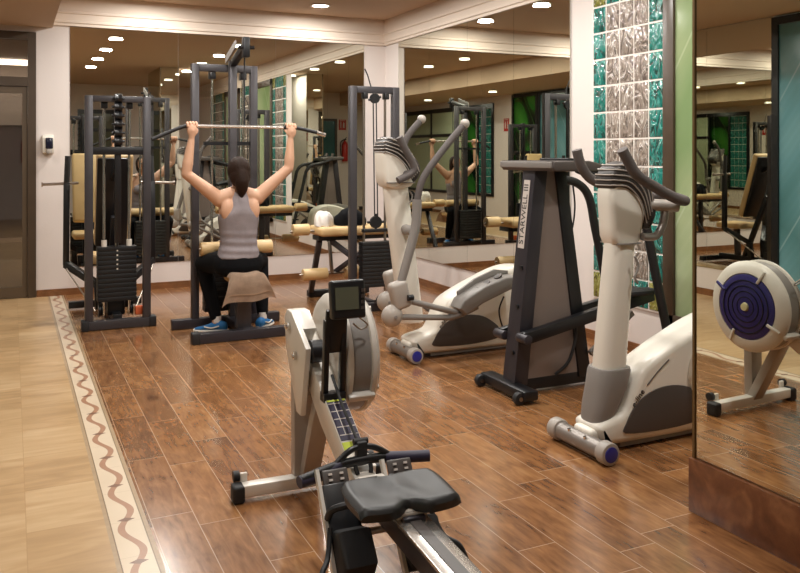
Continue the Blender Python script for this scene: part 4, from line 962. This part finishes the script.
# open the hair around the face
bmh = bmesh.new(); bmh.from_mesh(hh.data)
dv = [v for v in bmh.verts if v.co.y > .045 and v.co.z < 1.355]
bmesh.ops.delete(bmh, geom=dv, context='VERTS'); bmh.to_mesh(hh.data); bmh.free()
ey = M()
for sg in (-1, 1): ey.sph((px0 + sg * .029, py0 + .089, 1.303), (.012, .007, .007), 12)
ey.out('eye', BLACK, woman)
M().sph((px0, py0 + .097, 1.245), (.022, .006, .007), 12).out('mouth', mat('lips', '#a9584c', .5), woman)
tk = M(); d = .011
tk.stack([(.615, px0, py0 + .005, .165, .118), (.635, px0, py0 + .005, .166, .121), (.66, px0, py0 + .005, .160, .117), (.70, px0, py0 + .005, .145 + .004, .108), (.76, px0, py0 + .005, .142, .104), (.84, px0, py0 + .005, .149, .108), (.90, px0, py0 + .005, .158, .113), (.94, px0, py0 + .003, .160, .116), (.965, px0, py0, .146, .117), (.99, px0, py0, .118, .116), (1.02, px0, py0, .096, .109), (1.06, px0, py0, .084, .098), (1.10, px0, py0, .078, .082), (1.135, px0, py0, .070, .066)], e=2.3)
for sg in (-1, 1): tk.sph((px0 + sg * .07, py0 + .088, .95), (.063, .055, .065))
tko = remesh(tk, 'tank_top', TANK, woman, .008, 3)
bmh = bmesh.new(); bmh.from_mesh(tko.data)
for v in bmh.verts:
    z = v.co.z
    if z < .95:
        f = .0035 * math.sin(z * 95 + 6 * v.co.x) * max(0, min(1, (.86 - z) / .1)); v.co.y += f * (1 if v.co.y > 0 else -1); v.co.x *= 1 + f * 1.5
bmh.to_mesh(tko.data); bmh.free()
tr = M()
tr.stack([(.495, px0, py0 + .01, .175, .125), (.55, px0, py0 + .01, .195, .14), (.60, px0, py0 + .008, .182, .130), (.645, px0, py0 + .005, .158, .113)])
for sg in (-1, 1):
    k = Vector(KN[sg]); a_ = Vector(AN[sg])
    limb(tr, [(HIP[sg][0] + sg * -.0, 6.31, .57), (HIP[sg][0] + sg * -.0 + sg * .04, 6.45, .565), tuple(k)], [.105, .092, .068])
    limb(tr, [tuple(k), tuple(k.lerp(a_, .4)), tuple(k.lerp(a_, .95))], [.066, .062, .046])
tro = remesh(tr, 'trousers', PANTS, woman, .009, 6)
for sg, dr in ((-1, Vector((-.86, .5, 0))), (1, Vector((.62, .78, 0)))):
    dr.normalize(); sd = Vector((-dr.y, dr.x, 0)); a_ = Vector((AN[sg][0], AN[sg][1], 0)) - dr * .035
    prof_ = [(-.055, .018, .055), (-.045, .033, .085), (0, .037, .10), (.05, .038, .092), (.10, .043, .066), (.15, .045, .05), (.19, .036, .042), (.21, .018, .032)]
    def ringf(s0, wd, zt, zb): return [tuple(a_ + dr * s0 + sd * wd * math.copysign(abs(math.cos(q)) ** .8, math.cos(q)) + Vector((0, 0, zb + (zt - zb) * (.5 + .5 * math.sin(q))))) for q in [2 * PI * k / 20 for k in range(20)]]
    sh = M().loft([ringf(s0, wd, zt, .022) for s0, wd, zt in prof_]).out('shoe', SHOE, woman, ang=70)
    M().loft([ringf(s0, wd + .006, .032, .0015) for s0, wd, zt in [(-.062, .02, 0)] + prof_[1:-1] + [(.215, .02, 0)]]).out('sole', SOLE, sh, ang=60)
    M().cyl(tuple(a_ + dr * .03 + Vector((0, 0, .085))), tuple(a_ + dr * .03 + Vector((0, 0, .135))), .036, .034).out('sock', WCLOTH, sh)
    sw = M().tube([tuple(a_ + dr * .0 - sd * (-sg) * .043 * -1 + Vector((0, 0, .062))), tuple(a_ + dr * .06 - sd * (-sg) * .045 * -1 + Vector((0, 0, .045))), tuple(a_ + dr * .12 - sd * (-sg) * .045 * -1 + Vector((0, 0, .055)))], .006, n=6); sw.out('side_stripe', SOLE, sh)
